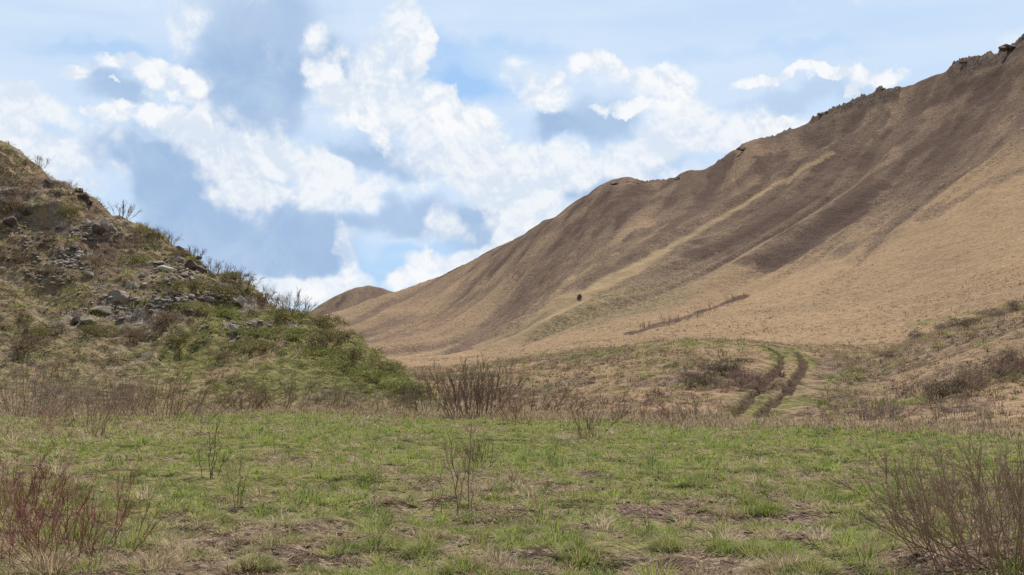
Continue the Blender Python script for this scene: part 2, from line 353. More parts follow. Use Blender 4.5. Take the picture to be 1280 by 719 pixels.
def terrain_material():
    m, nt, bs = mat('steppe_ground'); B = NB(nt); bs.inputs['Specular IOR Level'].default_value = 0; bs.inputs['Roughness'].default_value = 1
    P = B.new('ShaderNodeNewGeometry').outputs['Position']
    n_grain = None
    a1 = B.new('ShaderNodeAttribute', attribute_name='veg'); a2 = B.new('ShaderNodeAttribute', attribute_name='veg2')
    s1 = B.new('ShaderNodeSeparateColor'); B.lk(a1.outputs['Color'], s1.inputs[0]); s2 = B.new('ShaderNodeSeparateColor'); B.lk(a2.outputs['Color'], s2.inputs[0])
    gr, sh, ro, pa = s1.outputs[0], s1.outputs[1], s1.outputs[2], a1.outputs['Alpha']
    me, so, ru, ol = s2.outputs[0], s2.outputs[1], s2.outputs[2], a2.outputs['Alpha']
    n_big = B.noise(P, .035, 4); n_mid = B.noise(P, .35, 4, .6); n_fine = B.noise(P, 1.6, 4, .7); n_tiny = B.noise(P, 9, 3, .7)
    a3 = B.new('ShaderNodeAttribute', attribute_name='veg3'); s3 = B.new('ShaderNodeSeparateColor'); B.lk(a3.outputs['Color'], s3.inputs[0]); n_str, n_str2 = s3.outputs[0], s3.outputs[1]
    gold = B.mix(B.ramp(n_big, .35, .65), c4(.345, .238, .142), c4(.290, .203, .125))
    gold = B.mix(B.math('MULTIPLY', B.ramp(n_mid, .45, .68), .55), gold, c4(.375, .270, .170))
    gold = B.mix(B.math('MULTIPLY', B.ramp(n_fine, .49, .62), .6), gold, c4(.165, .115, .08))
    brown = B.mix(B.ramp(n_str, .36, .60), c4(.168, .120, .090), c4(.245, .177, .129))
    brown = B.mix(B.math('MULTIPLY', B.ramp(n_str2, .42, .62), .6), brown, c4(.285, .206, .142))
    dkb = B.math('MULTIPLY', B.ramp(B.math('ADD', sh, B.math('MULTIPLY', B.math('SUBTRACT', n_str, .5), .9)), .62, 1.02), .9)
    brown = B.mix(dkb, brown, c4(.108, .076, .062))
    brown = B.mix(B.math('MULTIPLY', B.ramp(n_mid, .46, .66), .40), brown, c4(.12, .085, .064))
    brown = B.mix(B.math('MULTIPLY', B.ramp(n_fine, .47, .60), .65), brown, c4(.070, .051, .041))
    olive = B.mix(B.ramp(n_fine, .40, .58), c4(.275, .222, .135), c4(.125, .102, .062))
    greenc = B.mix(B.ramp(n_fine, .40, .60), c4(.21, .20, .075), c4(.105, .107, .042))
    palec = B.mix(B.ramp(n_str, .4, .6), c4(.38, .285, .17), c4(.28, .205, .125))
    rockc = B.mix(B.ramp(n_fine, .40, .62), c4(.12, .098, .078), c4(.30, .25, .195))
    soilc = B.mix(B.ramp(n_fine, .36, .64), c4(.20, .142, .105), c4(.085, .058, .045))
    soilc = B.mix(B.math('MULTIPLY', B.ramp(n_tiny, .52, .66), .8), soilc, c4(.33, .255, .185))
    meadc = B.mix(B.ramp(n_fine, .36, .62), c4(.20, .150, .095), c4(.080, .062, .036))
    meadc = B.mix(B.math('MULTIPLY', B.ramp(n_tiny, .5, .64), .6), meadc, c4(.36, .29, .19))
    col = B.mix(me, gold, meadc)
    col = B.mix(B.math('MULTIPLY', ol, B.ramp(n_mid, .25, .6)), col, olive)
    n_edge = B.noise(P, .8, 5, .65)
    shm = B.ramp(B.math('ADD', sh, B.math('MULTIPLY', B.math('SUBTRACT', n_edge, .5), 1.3)), .22, .75)
    col = B.mix(shm, col, brown)
    col = B.mix(B.math('MULTIPLY', pa, B.ramp(n_str, .28, .62, .35, 1.0)), col, palec)
    grm = B.ramp(B.math('ADD', gr, B.math('MULTIPLY', B.math('SUBTRACT', n_edge, .5), 1.0)), .25, .85)
    col = B.mix(B.math('MULTIPLY', grm, .85), col, greenc)
    rockc = B.mix(B.math('MULTIPLY', s3.outputs[2], .8), rockc, B.mix(B.ramp(n_fine, .4, .6), c4(.065, .047, .038), c4(.16, .115, .085)))
    rom = B.ramp(B.math('ADD', ro, B.math('MULTIPLY', B.math('SUBTRACT', n_fine, .5), 1.2)), .35, .7)
    col = B.mix(rom, col, rockc)
    som = B.ramp(B.math('ADD', so, B.math('MULTIPLY', B.math('SUBTRACT', n_fine, .5), .9)), .3, .7)
    col = B.mix(som, col, soilc)
    col = B.mix(ru, col, c4(.095, .066, .05))
    B.lk(col, bs.inputs['Base Color'])
    bp = B.new('ShaderNodeBump'); bp.inputs['Strength'].default_value = 1.0; bp.inputs['Distance'].default_value = .6
    h = B.math('ADD', B.math('MULTIPLY', n_fine, .5), B.math('MULTIPLY', n_mid, .9)); h = B.math('ADD', h, B.math('MULTIPLY', n_tiny, .12)); B.lk(h, bp.inputs['Height']); B.lk(bp.outputs[0], bs.inputs['Normal'])
    return m
M_TERRAIN = terrain_material()
def blade_material(name, trans=.25):
    m, nt, bs = mat(name); B = NB(nt)
    a = B.new('ShaderNodeAttribute', attribute_name='col')
    B.lk(a.outputs['Color'], bs.inputs['Base Color'])
    t = B.new('ShaderNodeBsdfTranslucent'); B.lk(a.outputs['Color'], t.inputs['Color'])
    mx = B.new('ShaderNodeMixShader'); mx.inputs[0].default_value = trans
    B.lk(bs.outputs[0], mx.inputs[1]); B.lk(t.outputs[0], mx.inputs[2])
    B.lk(mx.outputs[0], nt.nodes['Material Output'].inputs['Surface'])
    return m
M_BLADE = blade_material('grass_blades', .36)
M_LEAF = blade_material('shrub_leaves', .35)
def bark(name, c1, c2, scale=6):
    m, nt, bs = mat(name); B = NB(nt)
    P = B.new('ShaderNodeTexCoord').outputs['Object']
    B.lk(B.mix(B.ramp(B.noise(P, scale, 4, .6), .35, .65), c4(*c1), c4(*c2)), bs.inputs['Base Color']); return m
M_BARK = {'brown': bark('brown_bark', (.25, .18, .135), (.38, .295, .225)), 'grey': bark('grey_bark', (.17, .13, .105), (.27, .22, .18)),
          'red': bark('red_bark', (.27, .115, .09), (.37, .20, .155)), 'dark': bark('dark_bark', (.07, .048, .038), (.13, .09, .07)),
          'rust': bark('rust_bark', (.31, .215, .155), (.44, .33, .25)), 'tan': bark('tan_bark', (.22, .15, .09), (.30, .22, .14)), 'pale': bark('pale_bark', (.30, .26, .21), (.42, .37, .30))}
def rock_material(name, c1, c2):
    m, nt, bs = mat(name); B = NB(nt)
    P = B.new('ShaderNodeTexCoord').outputs['Object']
    n = B.noise(P, 1.7, 6, .65); n2 = B.noise(P, 7, 4, .7)
    c = B.mix(B.ramp(n, .35, .65), c4(*c1), c4(*c2)); c = B.mix(B.math('MULTIPLY', B.ramp(n2, .52, .68), .6), c, c4(.10, .085, .07))
    B.lk(c, bs.inputs['Base Color'])
    bp = B.new('ShaderNodeBump'); bp.inputs['Strength'].default_value = .7; bp.inputs['Distance'].default_value = .12
    B.lk(n2, bp.inputs['Height']); B.lk(bp.outputs[0], bs.inputs['Normal']); return m
M_ROCK = {'clay': rock_material('clay_rock', (.25, .205, .155), (.34, .29, .225)), 'brown': rock_material('brown_rock', (.16, .122, .098), (.27, .21, .17)), 'pale': rock_material('pale_rock', (.40, .36, .30), (.55, .50, .43)), 'grey': rock_material('grey_rock', (.27, .235, .195), (.41, .36, .30)),
          'dark': rock_material('dark_rock', (.085, .066, .055), (.17, .135, .11))}

# ------------------------------------------------------------------ object helpers
def link_mesh(name, verts, faces_flat, loop_tot, mats, parent=None, smooth=False, color=None, cname='col'):
    me = bpy.data.meshes.new(name); v = np.asarray(verts, np.float32)
    ff = np.asarray(faces_flat, np.int32); lt = np.asarray(loop_tot, np.int32)
    me.vertices.add(len(v)); me.vertices.foreach_set('co', v.ravel())
    me.loops.add(len(ff)); me.loops.foreach_set('vertex_index', ff)
    me.polygons.add(len(lt)); ls = np.zeros(len(lt), np.int32); ls[1:] = np.cumsum(lt)[:-1]
    me.polygons.foreach_set('loop_start', ls); me.polygons.foreach_set('loop_total', lt)
    me.polygons.foreach_set('use_smooth', np.full(len(lt), smooth))
    me.update(calc_edges=True)
    if color is not None:
        for nm, c in ([(cname, color)] if not isinstance(color, dict) else color.items()):
            a = me.attributes.new(nm, 'FLOAT_COLOR', 'POINT'); c = np.asarray(c, np.float32)
            if c.shape[1] == 3: c = np.concatenate([c, np.ones((len(c), 1), np.float32)], 1)
            a.data.foreach_set('color', c.ravel())
    for m in (mats if isinstance(mats, list) else [mats]): me.materials.append(m)
    o = bpy.data.objects.new(name, me); COL.objects.link(o)
    if parent: o.parent = parent
    return o
def tag(o, label, cat, group=None, kind=None):
    if label: o['label'] = label
    if cat: o['category'] = cat
    if group: o['group'] = group
    if kind: o['kind'] = kind
    return o
def empty(name, loc, rz=0, sc=1.0):
    o = bpy.data.objects.new(name, None); COL.objects.link(o); o.empty_display_size = .3
    o.location = loc; o.rotation_euler = (0, 0, rz); o.scale = (sc, sc, sc) if not isinstance(sc, tuple) else sc
    return o
def copy_tree(o, parent=None):
    c = o.copy(); COL.objects.link(c)
    if parent: c.parent = parent
    for ch in list(o.children): copy_tree(ch, c)
    return c

# ------------------------------------------------------------------ the ground as objects of the setting
def build_terrain():
    P = np.stack([X, Y, Z], -1)
    dt = np.empty_like(P); dr = np.empty_like(P)
    dt[1:-1] = P[2:] - P[:-2]; dt[0] = P[1] - P[0]; dt[-1] = P[-1] - P[-2]
    dr[:, 1:-1] = P[:, 2:] - P[:, :-2]; dr[:, 0] = P[:, 1] - P[:, 0]; dr[:, -1] = P[:, -1] - P[:, -2]
    N = np.cross(dt, dr); N /= np.linalg.norm(N, axis=-1, keepdims=True) + 1e-12
    N[N[..., 2] < 0] *= -1
    ids = np.arange(NT * NR).reshape(NT, NR)
    q = np.stack([ids[:-1, :-1], ids[:-1, 1:], ids[1:, 1:], ids[1:, :-1]], -1).reshape(-1, 4)[:, ::-1]
    cen = lambda A: (A[:-1, :-1] + A[1:, 1:]).reshape(-1) * .5
    reg = np.full(len(q), 1)                                        # right hill
    reg[cen(RM - L1D[:, None]) < 0] = 0                              # meadow
    reg[(cen(is_left) > .5) & (cen(RM) < 230)] = 2
    reg[cen(is_far.astype(float)) > .5] = 3
    inside_track = (cen(np.minimum(dA, dB)) < .6) & (cen(RM) < 123) | ((cen(dA) + cen(dB) < 2.7) & (cen(RM) < 123))
    reg[inside_track & (reg == 1)] = 4
    Pf = P.reshape(-1, 3); Nf = N.reshape(-1, 3); V1 = VEG.reshape(-1, 4); V2 = VEG2.reshape(-1, 4); V3 = VEG3.reshape(-1, 4)
    for k, nm in enumerate(['meadow', 'right_hill', 'left_hill', 'far_hill', 'dirt_track']):
        fq = q[reg == k]; u, inv = np.unique(fq.ravel(), return_inverse=True)
        o = link_mesh(nm, Pf[u], inv, np.full(len(fq), 4), M_TERRAIN, smooth=True, color={'veg': V1[u], 'veg2': V2[u], 'veg3': V3[u]})
        o.data.normals_split_custom_set_from_vertices(Nf[u].astype(np.float32))
        o['kind'] = 'structure'
        o['label'] = {'meadow': 'flat spring meadow of patchy green and straw coloured grass', 'right_hill': 'long smooth hillside of golden and brown dry grass on the right',
                      'left_hill': 'steep rocky hillside with olive scrub on the left', 'far_hill': 'small rounded brown hilltop far away between the two hills', 'dirt_track': 'twin wheel ruts curving over the low grassy knoll'}[nm]
build_terrain()

# ------------------------------------------------------------------ grass
rng = np.random.default_rng(7)
def blades(base, az, lean, h, w, color, bend=.5):
    """arrays -> tapered two-segment blades"""
    n = len(base); d = np.stack([np.cos(az), np.sin(az), np.zeros(n)], -1); s = np.stack([-np.sin(az), np.cos(az), np.zeros(n)], -1)
    up = np.array([0, 0, 1.0])
    mid = base + d * (np.sin(lean) * h * .55)[:, None] + up * (np.cos(lean) * h * .55)[:, None]
    l2 = np.clip(lean + bend, 0, 1.52)
    tip = mid + d * (np.sin(l2) * h * .5)[:, None] + up * (np.cos(l2) * h * .5)[:, None]
    hw = (w * .5)[:, None]
    V = np.stack([base - s * hw, base + s * hw, mid + s * hw * .8, mid - s * hw * .8, tip], 1).reshape(-1, 3)
    i = np.arange(n)[:, None] * 5
    Fq = np.concatenate([i, i + 1, i + 2, i + 3, i + 3, i + 2, i + 4], 1).ravel()
    lt = np.tile([4, 3], n)
    C = np.repeat(color, 5, 0)
    return V, Fq, lt, C
def make_stuff(name, parts, material, label, cat):
    Vs, Fs, Ls, Cs = [], [], [], []; off = 0
    for V, Fq, lt, C in parts:
        Vs.append(V); Fs.append(Fq + off); Ls.append(lt); Cs.append(C); off += len(V)
    o = link_mesh(name, np.concatenate(Vs), np.concatenate(Fs), np.concatenate(Ls), material, color=np.concatenate(Cs))
    return tag(o, label, cat, kind='stuff')
def wedge(n, r0, r1, t0=-31.0, t1=31.0):
    r = np.sqrt(rng.random(n) * (r1 ** 2 - r0 ** 2) + r0 ** 2); t = np.radians(t0 + rng.random(n) * (t1 - t0))
    return r * np.sin(t), r * np.cos(t), r, t
PAL = {'green': np.array([[.225, .295, .060], [.290, .355, .080], [.165, .235, .055], [.35, .39, .11], [.28, .31, .10]]),
       'straw': np.array([[.50, .40, .25], [.43, .34, .205], [.58, .48, .33], [.36, .27, .165], [.40, .325, .21]]),
       'olive': np.array([[.33, .35, .12], [.275, .30, .09], [.385, .375, .15], [.235, .255, .095]]),
       'gold': np.array([[.42, .308, .20], [.36, .265, .175], [.48, .372, .25], [.31, .225, .15]]),
       'brown': np.array([[.19, .13, .09], [.14, .098, .07], [.25, .18, .125], [.22, .15, .105]])}
def pick(kind, n): return PAL[kind][rng.integers(0, len(PAL[kind]), n)]
MEADOW_L1 = lambda t: np.interp(t, TH, L1D)

def meadow_grass():
    parts = []
    for r0, r1, dens, nb, hs, ws in [(7.5, 13, 110, 13, .055, .006), (13, 20, 80, 12, .06, .0085), (20, 34, 50, 10, .075, .014), (34, 66, 28, 8, .10, .025)]:
        area = R(62.0) / 2 * (r1 ** 2 - r0 ** 2); n = int(area * dens)
        x, y, r, t = wedge(n, r0, r1)
        g = lookup(mgreen, x, y); so = lookup(soil, x, y); z = lookup(Z, x, y); ed = MEADOW_L1(t) - r
        cl0 = sstep(.38, .62, fbm(x / .5, y / .62, 2, 141) * .7 + .3 * fbm(x / 1.9, y / 2.4, 2, 143)); keep = (rng.random(n) > so * .93) & (rng.random(n) < .22 + .78 * cl0) & (ed > -2) & (lookup(is_left, x, y) < .5)
        x, y, r, g, z, ed = [a[keep] for a in (x, y, r, g, z, ed)]; n = len(x)
        big = fbm(x / 2.2, y / 2.2, 2, 140)
        u = rng.random(n)
        kind = np.where(u < g * .85 + .06, 0, np.where(u < g * .85 + .38, 1, 2))     # green / olive / straw
        tc = np.where((kind == 0)[:, None], pick('green', n), np.where((kind == 1)[:, None], pick('olive', n), pick('straw', n)))
        tc = tc * (.75 + .5 * rng.random(n))[:, None]
        clump = sstep(.45, .70, fbm(x / .5, y / .62, 2, 141)); th = hs * (.5 + .8 * rng.random(n) ** 1.5) * (.50 + .45 * big + 1.0 * clump) * np.where(kind == 2, .8, 1)
        rad = hs * (.35 + .7 * rng.random(n))
        k = nb
        ph = rng.random((n, k)) * 2 * np.pi; rr = np.sqrt(rng.random((n, k))) * rad[:, None]
        bx = x[:, None] + rr * np.cos(ph); by = y[:, None] + rr * np.sin(ph)
        lean = (.12 + .9 * rr / (rad[:, None] + 1e-6) * .8 + .25 * rng.random((n, k))) * np.where(kind == 2, 1.35, 1)[:, None]
        az = ph + rng.normal(0, .6, (n, k))
        hh = th[:, None] * (.6 + .7 * rng.random((n, k)))
        cc = tc[:, None, :] * (.8 + .4 * rng.random((n, k)))[..., None]
        mixin = rng.random((n, k)) < .16
        cc = np.where(mixin[..., None], pick('straw', n * k).reshape(n, k, 3) * .85, cc)
        base = np.stack([bx, by, np.repeat(z[:, None], k, 1) - .01], -1).reshape(-1, 3)
        parts.append(blades(base, az.ravel(), np.clip(lean.ravel(), 0, 1.35), hh.ravel(), ws * (.7 + .6 * rng.random(n * k)), cc.reshape(-1, 3)))
    # rounded tufts standing clear of each other
    for r0, r1, dens, k, ws, lim in [(7.5, 13, 10.0, 80, .0070, .14), (13, 21, 8.5, 52, .010, .145), (21, 34, 5.6, 34, .015, .15), (34, 62, 2.2, 24, .026, .20)]:
        n = int(R(62.0) / 2 * (r1 ** 2 - r0 ** 2) * dens); x, y, r, t = wedge(n, r0, r1); ed = MEADOW_L1(t) - r
        g = lookup(mgreen, x, y); keep = (ed > 0) & (lookup(is_left, x, y) < .5) & (rng.random(n) < .35 + .75 * fbm(x / 1.6, y / 2.2, 2, 145)) & (rng.random(n) > lookup(soil, x, y) * .5)
        x, y, g = x[keep], y[keep], g[keep]; n = len(x); z = lookup(Z, x, y); sz = lim * (.45 + .9 * rng.random(n) ** 1.6)
        u = rng.random(n); tc = np.where((u < .25 + .6 * g)[:, None], pick('green', n), np.where((u < .62 + .35 * g)[:, None], pick('olive', n), pick('straw', n)))
        ph = rng.random((n, k)) * 6.283; q = np.sqrt(rng.random((n, k))); rr = q * sz[:, None]
        base = np.stack([x[:, None] + rr * np.cos(ph), y[:, None] + rr * np.sin(ph), z[:, None] - .01 + sz[:, None] * .3 * (1 - q * q)], -1)
        cc = tc[:, None, :] * (.75 + .5 * rng.random((n, k)))[..., None]; st = rng.random((n, k)) < .14
        cc = np.where(st[..., None], pick('straw', n * k).reshape(n, k, 3) * .8, cc)
        parts.append(blades(base.reshape(-1, 3), (ph + rng.normal(0, .4, (n, k))).ravel(), np.clip(q * 1.15 + rng.normal(0, .15, (n, k)), 0, 1.4).ravel(), (sz[:, None] * (.7 + .6 * rng.random((n, k)))).ravel(), np.full(n * k, ws), cc.reshape(-1, 3)))
    # matted straw lying on the ground
    for r0, r1, dens, L, ws in [(7.5, 14, 420, .12, .006), (14, 24, 130, .17, .009), (24, 40, 45, .22, .016), (40, 66, 16, .3, .028)]:
        area = R(62.0) / 2 * (r1 ** 2 - r0 ** 2); n = int(area * dens)
        x, y, r, t = wedge(n, r0, r1); ed = MEADOW_L1(t) - r
        g = lookup(mgreen, x, y); so = lookup(soil, x, y)
        keep = (ed > -3) & (rng.random(n) > g * .6) & (rng.random(n) > so * .15) & (lookup(is_left, x, y) < .5); x, y = x[keep], y[keep]; n = len(x)
        z = lookup(Z, x, y)
        base = np.stack([x, y, z + rng.random(n) * .02], -1)
        c = np.where((rng.random(n) < .62)[:, None], pick('straw', n), pick('brown', n)) * (.7 + .5 * rng.random(n))[:, None]
        parts.append(blades(base, rng.random(n) * 6.283, 1.15 + .32 * rng.random(n), L * (.5 + rng.random(n)), ws * (.7 + .6 * rng.random(n)), c, bend=.1))
    # taller dry fringe along the far edge of the meadow
    n = 30000; t = np.radians(-31 + 62 * rng.random(n)); r = MEADOW_L1(t) + rng.normal(-.5, 1.6, n)
    x, y = r * np.sin(t), r * np.cos(t); z = lookup(Z, x, y)
    c = np.where((rng.random(n) < .75)[:, None], pick('straw', n) * .95, pick('brown', n))
    parts.append(blades(np.stack([x, y, z], -1), rng.random(n) * 6.283, .1 + .5 * rng.random(n), .16 + .25 * rng.random(n) ** 2, .02 + .015 * rng.random(n), c))
    make_stuff('grass', parts, M_BLADE, 'short green and straw coloured grass covering the flat meadow', 'grass')
meadow_grass()

def hill_grass():
    parts = []; lparts = []
    for r0, r1, dens, nb, hs, ws in [(38, 75, 7.5, 8, .24, .030), (75, 132, 5.5, 7, .30, .045), (132, 300, 1.5, 5, .30, .10)]:
        area = R(62.0) / 2 * (r1 ** 2 - r0 ** 2); n = int(area * dens)
        x, y, r, t = wedge(n, r0, r1); ed = r - MEADOW_L1(t)
        lf = lookup(is_left, x, y) > .5
        rk = lookup(rock_all, x, y); rt = lookup(rutm, x, y)
        dens_n = fbm(x / 1.7, y / 1.7, 2, 150)
        keep = (ed > .3) & ((r < 132) | (rng.random(n) < .15 + 1.1 * sstep(.42, .62, fbm(x / 9, y / 14, 3, 151)))) & (rng.random(n) > lookup(upper, x, y) * 1.15) & ((r < 132) | (rng.random(n) > sstep(.2, .6, lookup(shr_all, x, y)))) & (rng.random(n) > rk * .9) & (rt < .3) & (rng.random(n) < .45 + dens_n * .9)
        x, y, r, lf = x[keep], y[keep], r[keep], lf[keep]; n = len(x)
        z = lookup(Z, x, y); g = lookup(green_all, x, y); s = lookup(shr_all, x, y); trk = lookup(track, x, y)
        u = rng.random(n)
        kind = np.where(u < g * .7, 0, np.where(u < g * .7 + s * .62, 1, np.where(rng.random(n) < np.where(lf, .55, .18), 2, 3)))
        tc = np.select([(kind == i)[:, None] for i in range(3)], [np.where(lf[:, None] & (rng.random(n) < .58)[:, None], pick('olive', n) * 1.0, pick('green', n) * .95), pick('brown', n) * .9, pick('olive', n) * .75], pick('gold', n) * np.where(lf, .78, np.where(r < 128, .80, .92))[:, None])
        tc = np.where((r > 132)[:, None], pick('gold', n) * .9, tc)
        tc = tc * (.75 + .5 * rng.random(n))[:, None]
        th = hs * (.4 + 1.1 * rng.random(n) ** 1.6) * np.where(trk < 2.0, .35, 1); rad = th * .6; k = nb
        ph = rng.random((n, k)) * 6.283; rr = np.sqrt(rng.random((n, k))) * rad[:, None]
        base = np.stack([x[:, None] + rr * np.cos(ph), y[:, None] + rr * np.sin(ph), np.repeat(z[:, None], k, 1) - .04], -1)
        lean = .2 + .9 * rr / rad[:, None] + .2 * rng.random((n, k))
        hh = th[:, None] * (.6 + .6 * rng.random((n, k))); cc = tc[:, None, :] * (.8 + .4 * rng.random((n, k)))[..., None]
        sel = np.repeat(lf, k)
        a = [base.reshape(-1, 3), (ph + rng.normal(0, .5, (n, k))).ravel(), np.clip(lean.ravel(), 0, 1.4), hh.ravel(), ws * (.7 + .6 * rng.random(n * k)), cc.reshape(-1, 3)]
        parts.append(blades(*[q[~sel] for q in a])); lparts.append(blades(*[q[sel] for q in a]))
    # shaggy rounded clumps
    for r0, r1, dens, lim in [(40, 80, .75, .42), (80, 128, .55, .5)]:
        n = int(R(62.0) / 2 * (r1 ** 2 - r0 ** 2) * dens); x, y, r, t = wedge(n, r0, r1); ed = r - MEADOW_L1(t)
        keep = (ed > 1.5) & (lookup(track, x, y) > 2.0) & (lookup(rock_all, x, y) < .7); x, y, r = x[keep], y[keep], r[keep]; n = len(x)
        lf = lookup(is_left, x, y) > .5; z = lookup(Z, x, y); g = lookup(green_all, x, y); sz = lim * (.4 + .9 * rng.random(n) ** 2); k = 30
        u = rng.random(n); tc = np.where((u < g * .5)[:, None], pick('green', n) * .7, np.where((u < .55)[:, None], pick('brown', n) * 1.0, np.where((u < .8)[:, None], pick('olive', n) * .8, pick('straw', n) * .85)))
        ph = rng.random((n, k)) * 6.283; q = np.sqrt(rng.random((n, k))); rr = q * sz[:, None] * 1.1
        base = np.stack([x[:, None] + rr * np.cos(ph), y[:, None] + rr * np.sin(ph), z[:, None] - .05 + sz[:, None] * .25 * (1 - q * q)], -1)
        cc = tc[:, None, :] * (.7 + .6 * rng.random((n, k)))[..., None]; sel = np.repeat(lf, k)
        a = [base.reshape(-1, 3), (ph + rng.normal(0, .4, (n, k))).ravel(), np.clip(q * 1.2 + rng.normal(0, .15, (n, k)), 0, 1.4).ravel(), (sz[:, None] * (.6 + .5 * rng.random((n, k)))).ravel(), np.full(n * k, .035), cc.reshape(-1, 3)]
        parts.append(blades(*[w[~sel] for w in a])); lparts.append(blades(*[w[sel] for w in a]))
    make_stuff('dry_grass', parts, M_BLADE, 'dry tan bunch grass over the low knolls behind the meadow', 'grass')
    make_stuff('hillside_grass', lparts, M_BLADE, 'olive and brown grass clumps over the rocky left hillside', 'grass')
hill_grass()

# ------------------------------------------------------------------ shrubs
def tube(pts, rad, sides=3):
    p = np.asarray(pts, float); n = len(p)
    d = np.gradient(p, axis=0); d /= np.linalg.norm(d, axis=1, keepdims=True) + 1e-9
    ref = np.array([0.31, 0.95, 0.05]); a = np.cross(d, ref); a /= np.linalg.norm(a, axis=1, keepdims=True) + 1e-9; b = np.cross(d, a)
    an = np.arange(sides) / sides * 2 * np.pi
    ring = p[:, None, :] + np.asarray(rad)[:, None, None] * (np.cos(an)[None, :, None] * a[:, None, :] + np.sin(an)[None, :, None] * b[:, None, :])
    V = ring.reshape(-1, 3); f = []
    for i in range(n - 1):
        for k in range(sides):
            k2 = (k + 1) % sides; f.append([i * sides + k, i * sides + k2, (i + 1) * sides + k2, (i + 1) * sides + k])
    return V, np.array(f)
def grow(r, p, d, L, rad, lvl, out, wob=.16, up=.10, kids=(4, 5), kl=.5, ang=.6):
    n = 6 if lvl == 0 else 4
    pts = [np.array(p, float)]; d = np.array(d, float); dirs = [d]
    for i in range(n):
        d = d + r.normal(0, wob, 3) + np.array([0, 0, up]); d /= np.linalg.norm(d); pts.append(pts[-1] + d * L / n); dirs.append(d)
    out.append((pts, np.linspace(rad, rad * (.35 if lvl else .4), n + 1)))
    if lvl >= len(kids): return
    for c in range(max(1, int(r.poisson(kids[lvl])))):
        f = r.uniform(.25, .97); i = min(int(f * n), n - 1); q = pts[i] + (pts[i + 1] - pts[i]) * (f * n - i)
        side = np.cross(dirs[i], r.normal(0, 1, 3)); side /= np.linalg.norm(side) + 1e-9
        a = ang * r.uniform(.6, 1.3); nd = dirs[i] * math.cos(a) + side * math.sin(a)
        grow(r, q, nd, L * kl * r.uniform(.6, 1.2) * (1.1 - .4 * f), rad * .5, lvl + 1, out, wob, up, kids, kl, ang)
def branches_mesh(name, br, material, parent=None, sides=3):
    V, Fc, off = [], [], 0
    for pts, rad in br:
        v, f = tube(pts, rad, sides); V.append(v); Fc.append(f + off); off += len(v)
    V = np.concatenate(V); Fc = np.concatenate(Fc)
    return link_mesh(name, V, Fc.ravel(), np.full(len(Fc), 4), material, parent, smooth=True)
def stems_of(seed, n, h, w, rad, spread=.55, kids=(4, 5), base=.22, wob=.13, up=.08, kl=.5, ang=.55, hv=.3):
    r = np.random.default_rng(seed); res = []
    for i in range(n):
        az = r.random() * 6.283; q = math.sqrt(r.random()); p = np.array([math.cos(az), math.sin(az), 0]) * q * w * base
        le = spread * q * r.uniform(.6, 1.25); d = np.array([math.cos(az) * math.sin(le), math.sin(az) * math.sin(le), math.cos(le)])
        out = []; grow(r, p + np.array([0, 0, -.05]), d, h * r.uniform(1 - hv, 1.08), rad * r.uniform(.6, 1.15), 0, out, wob, up, kids, kl, ang); res.append(out)
    return res
def bare_shrub(name, seed, n, h, w, rad, material, per_stem=False, **k):
    root = empty(name, (0, 0, 0)); st = stems_of(seed, n, h, w, rad, **k)
    for s in st: branches_mesh('stem', s, material, root)
    return root
def flat_shrub(name, seed, n, h, w, rad, material, **k):           # a small or distant one: a single mesh
    return branches_mesh(name, sum(stems_of(seed, n, h, w, rad, **k), []), material)
def leafy(name, seed, w, h, nl, cols, size, root=None, narrow=.42, upward=.8):
    r = np.random.default_rng(seed)
    root = root or empty(name, (0, 0, 0))
    st = stems_of(seed + 5, 9, h * .95, w, .018, spread=1.0, kids=(3, 2), kl=.5)
    branches_mesh('stem', sum(st, []), M_BARK['brown'], root)
    lob = [(r.normal(0, .26) * w, r.normal(0, .26) * w, r.uniform(.15, .7) * h, r.uniform(.10, .30)) for _ in range(16)]
    which = r.integers(0, len(lob), nl); L = np.array(lob)[which]
    d = r.normal(0, 1, (nl, 3)); d /= np.linalg.norm(d, axis=1, keepdims=True); rr = r.random(nl) ** .5 * (1 + .5 * (r.random(nl) < .12))
    c = L[:, :3] + d * rr[:, None] * np.stack([L[:, 3] * w, L[:, 3] * w, L[:, 3] * h * 1.1], -1)
    c[:, 2] = np.abs(c[:, 2])
    a = r.normal(0, 1, (nl, 3)); a[:, 2] += upward; a /= np.linalg.norm(a, axis=1, keepdims=True); b = np.cross(a, r.normal(0, 1, (nl, 3))); b /= np.linalg.norm(b, axis=1, keepdims=True)
    s = size * (.5 + r.random(nl))[:, None]
    V = np.stack([c - a * s, c + b * s * narrow, c + a * s, c - b * s * narrow], 1).reshape(-1, 3)
    cl = np.array(cols)[r.integers(0, len(cols), nl)] * (.7 + .6 * r.random(nl))[:, None]
    link_mesh('foliage', V, np.arange(nl * 4), np.full(nl, 4), M_LEAF, root, color=np.repeat(cl, 4, 0))
    return root

def put(o, px, py, sc=1.0, rz=None, rmin=4, rmax=1e9, sink=.03):
    gx, gy, gz, gr = hit(px, py, rmin, rmax)
    o.location = (gx, gy, gz - sink * (sc if not isinstance(sc, tuple) else sc[2])); o.scale = (sc, sc, sc) if not isinstance(sc, tuple) else sc
    o.rotation_euler = (0, 0, random.Random(px * 7 + py).random() * 6.28 if rz is None else rz)
    return gr

# the big bare shrub at the meadow's edge
big = bare_shrub('bare_shrub', 11, 48, 2.65, 3.6, .026, M_BARK['brown'], per_stem=True, spread=.72, kids=(10, 5), base=.32, kl=.36, ang=.38, wob=.085, hv=.45)
put(big, 592, 524, rz=.4)
tag(big, 'large many stemmed bare brown shrub at the far edge of the meadow', 'shrub', 'bare shrubs along the meadow edge')

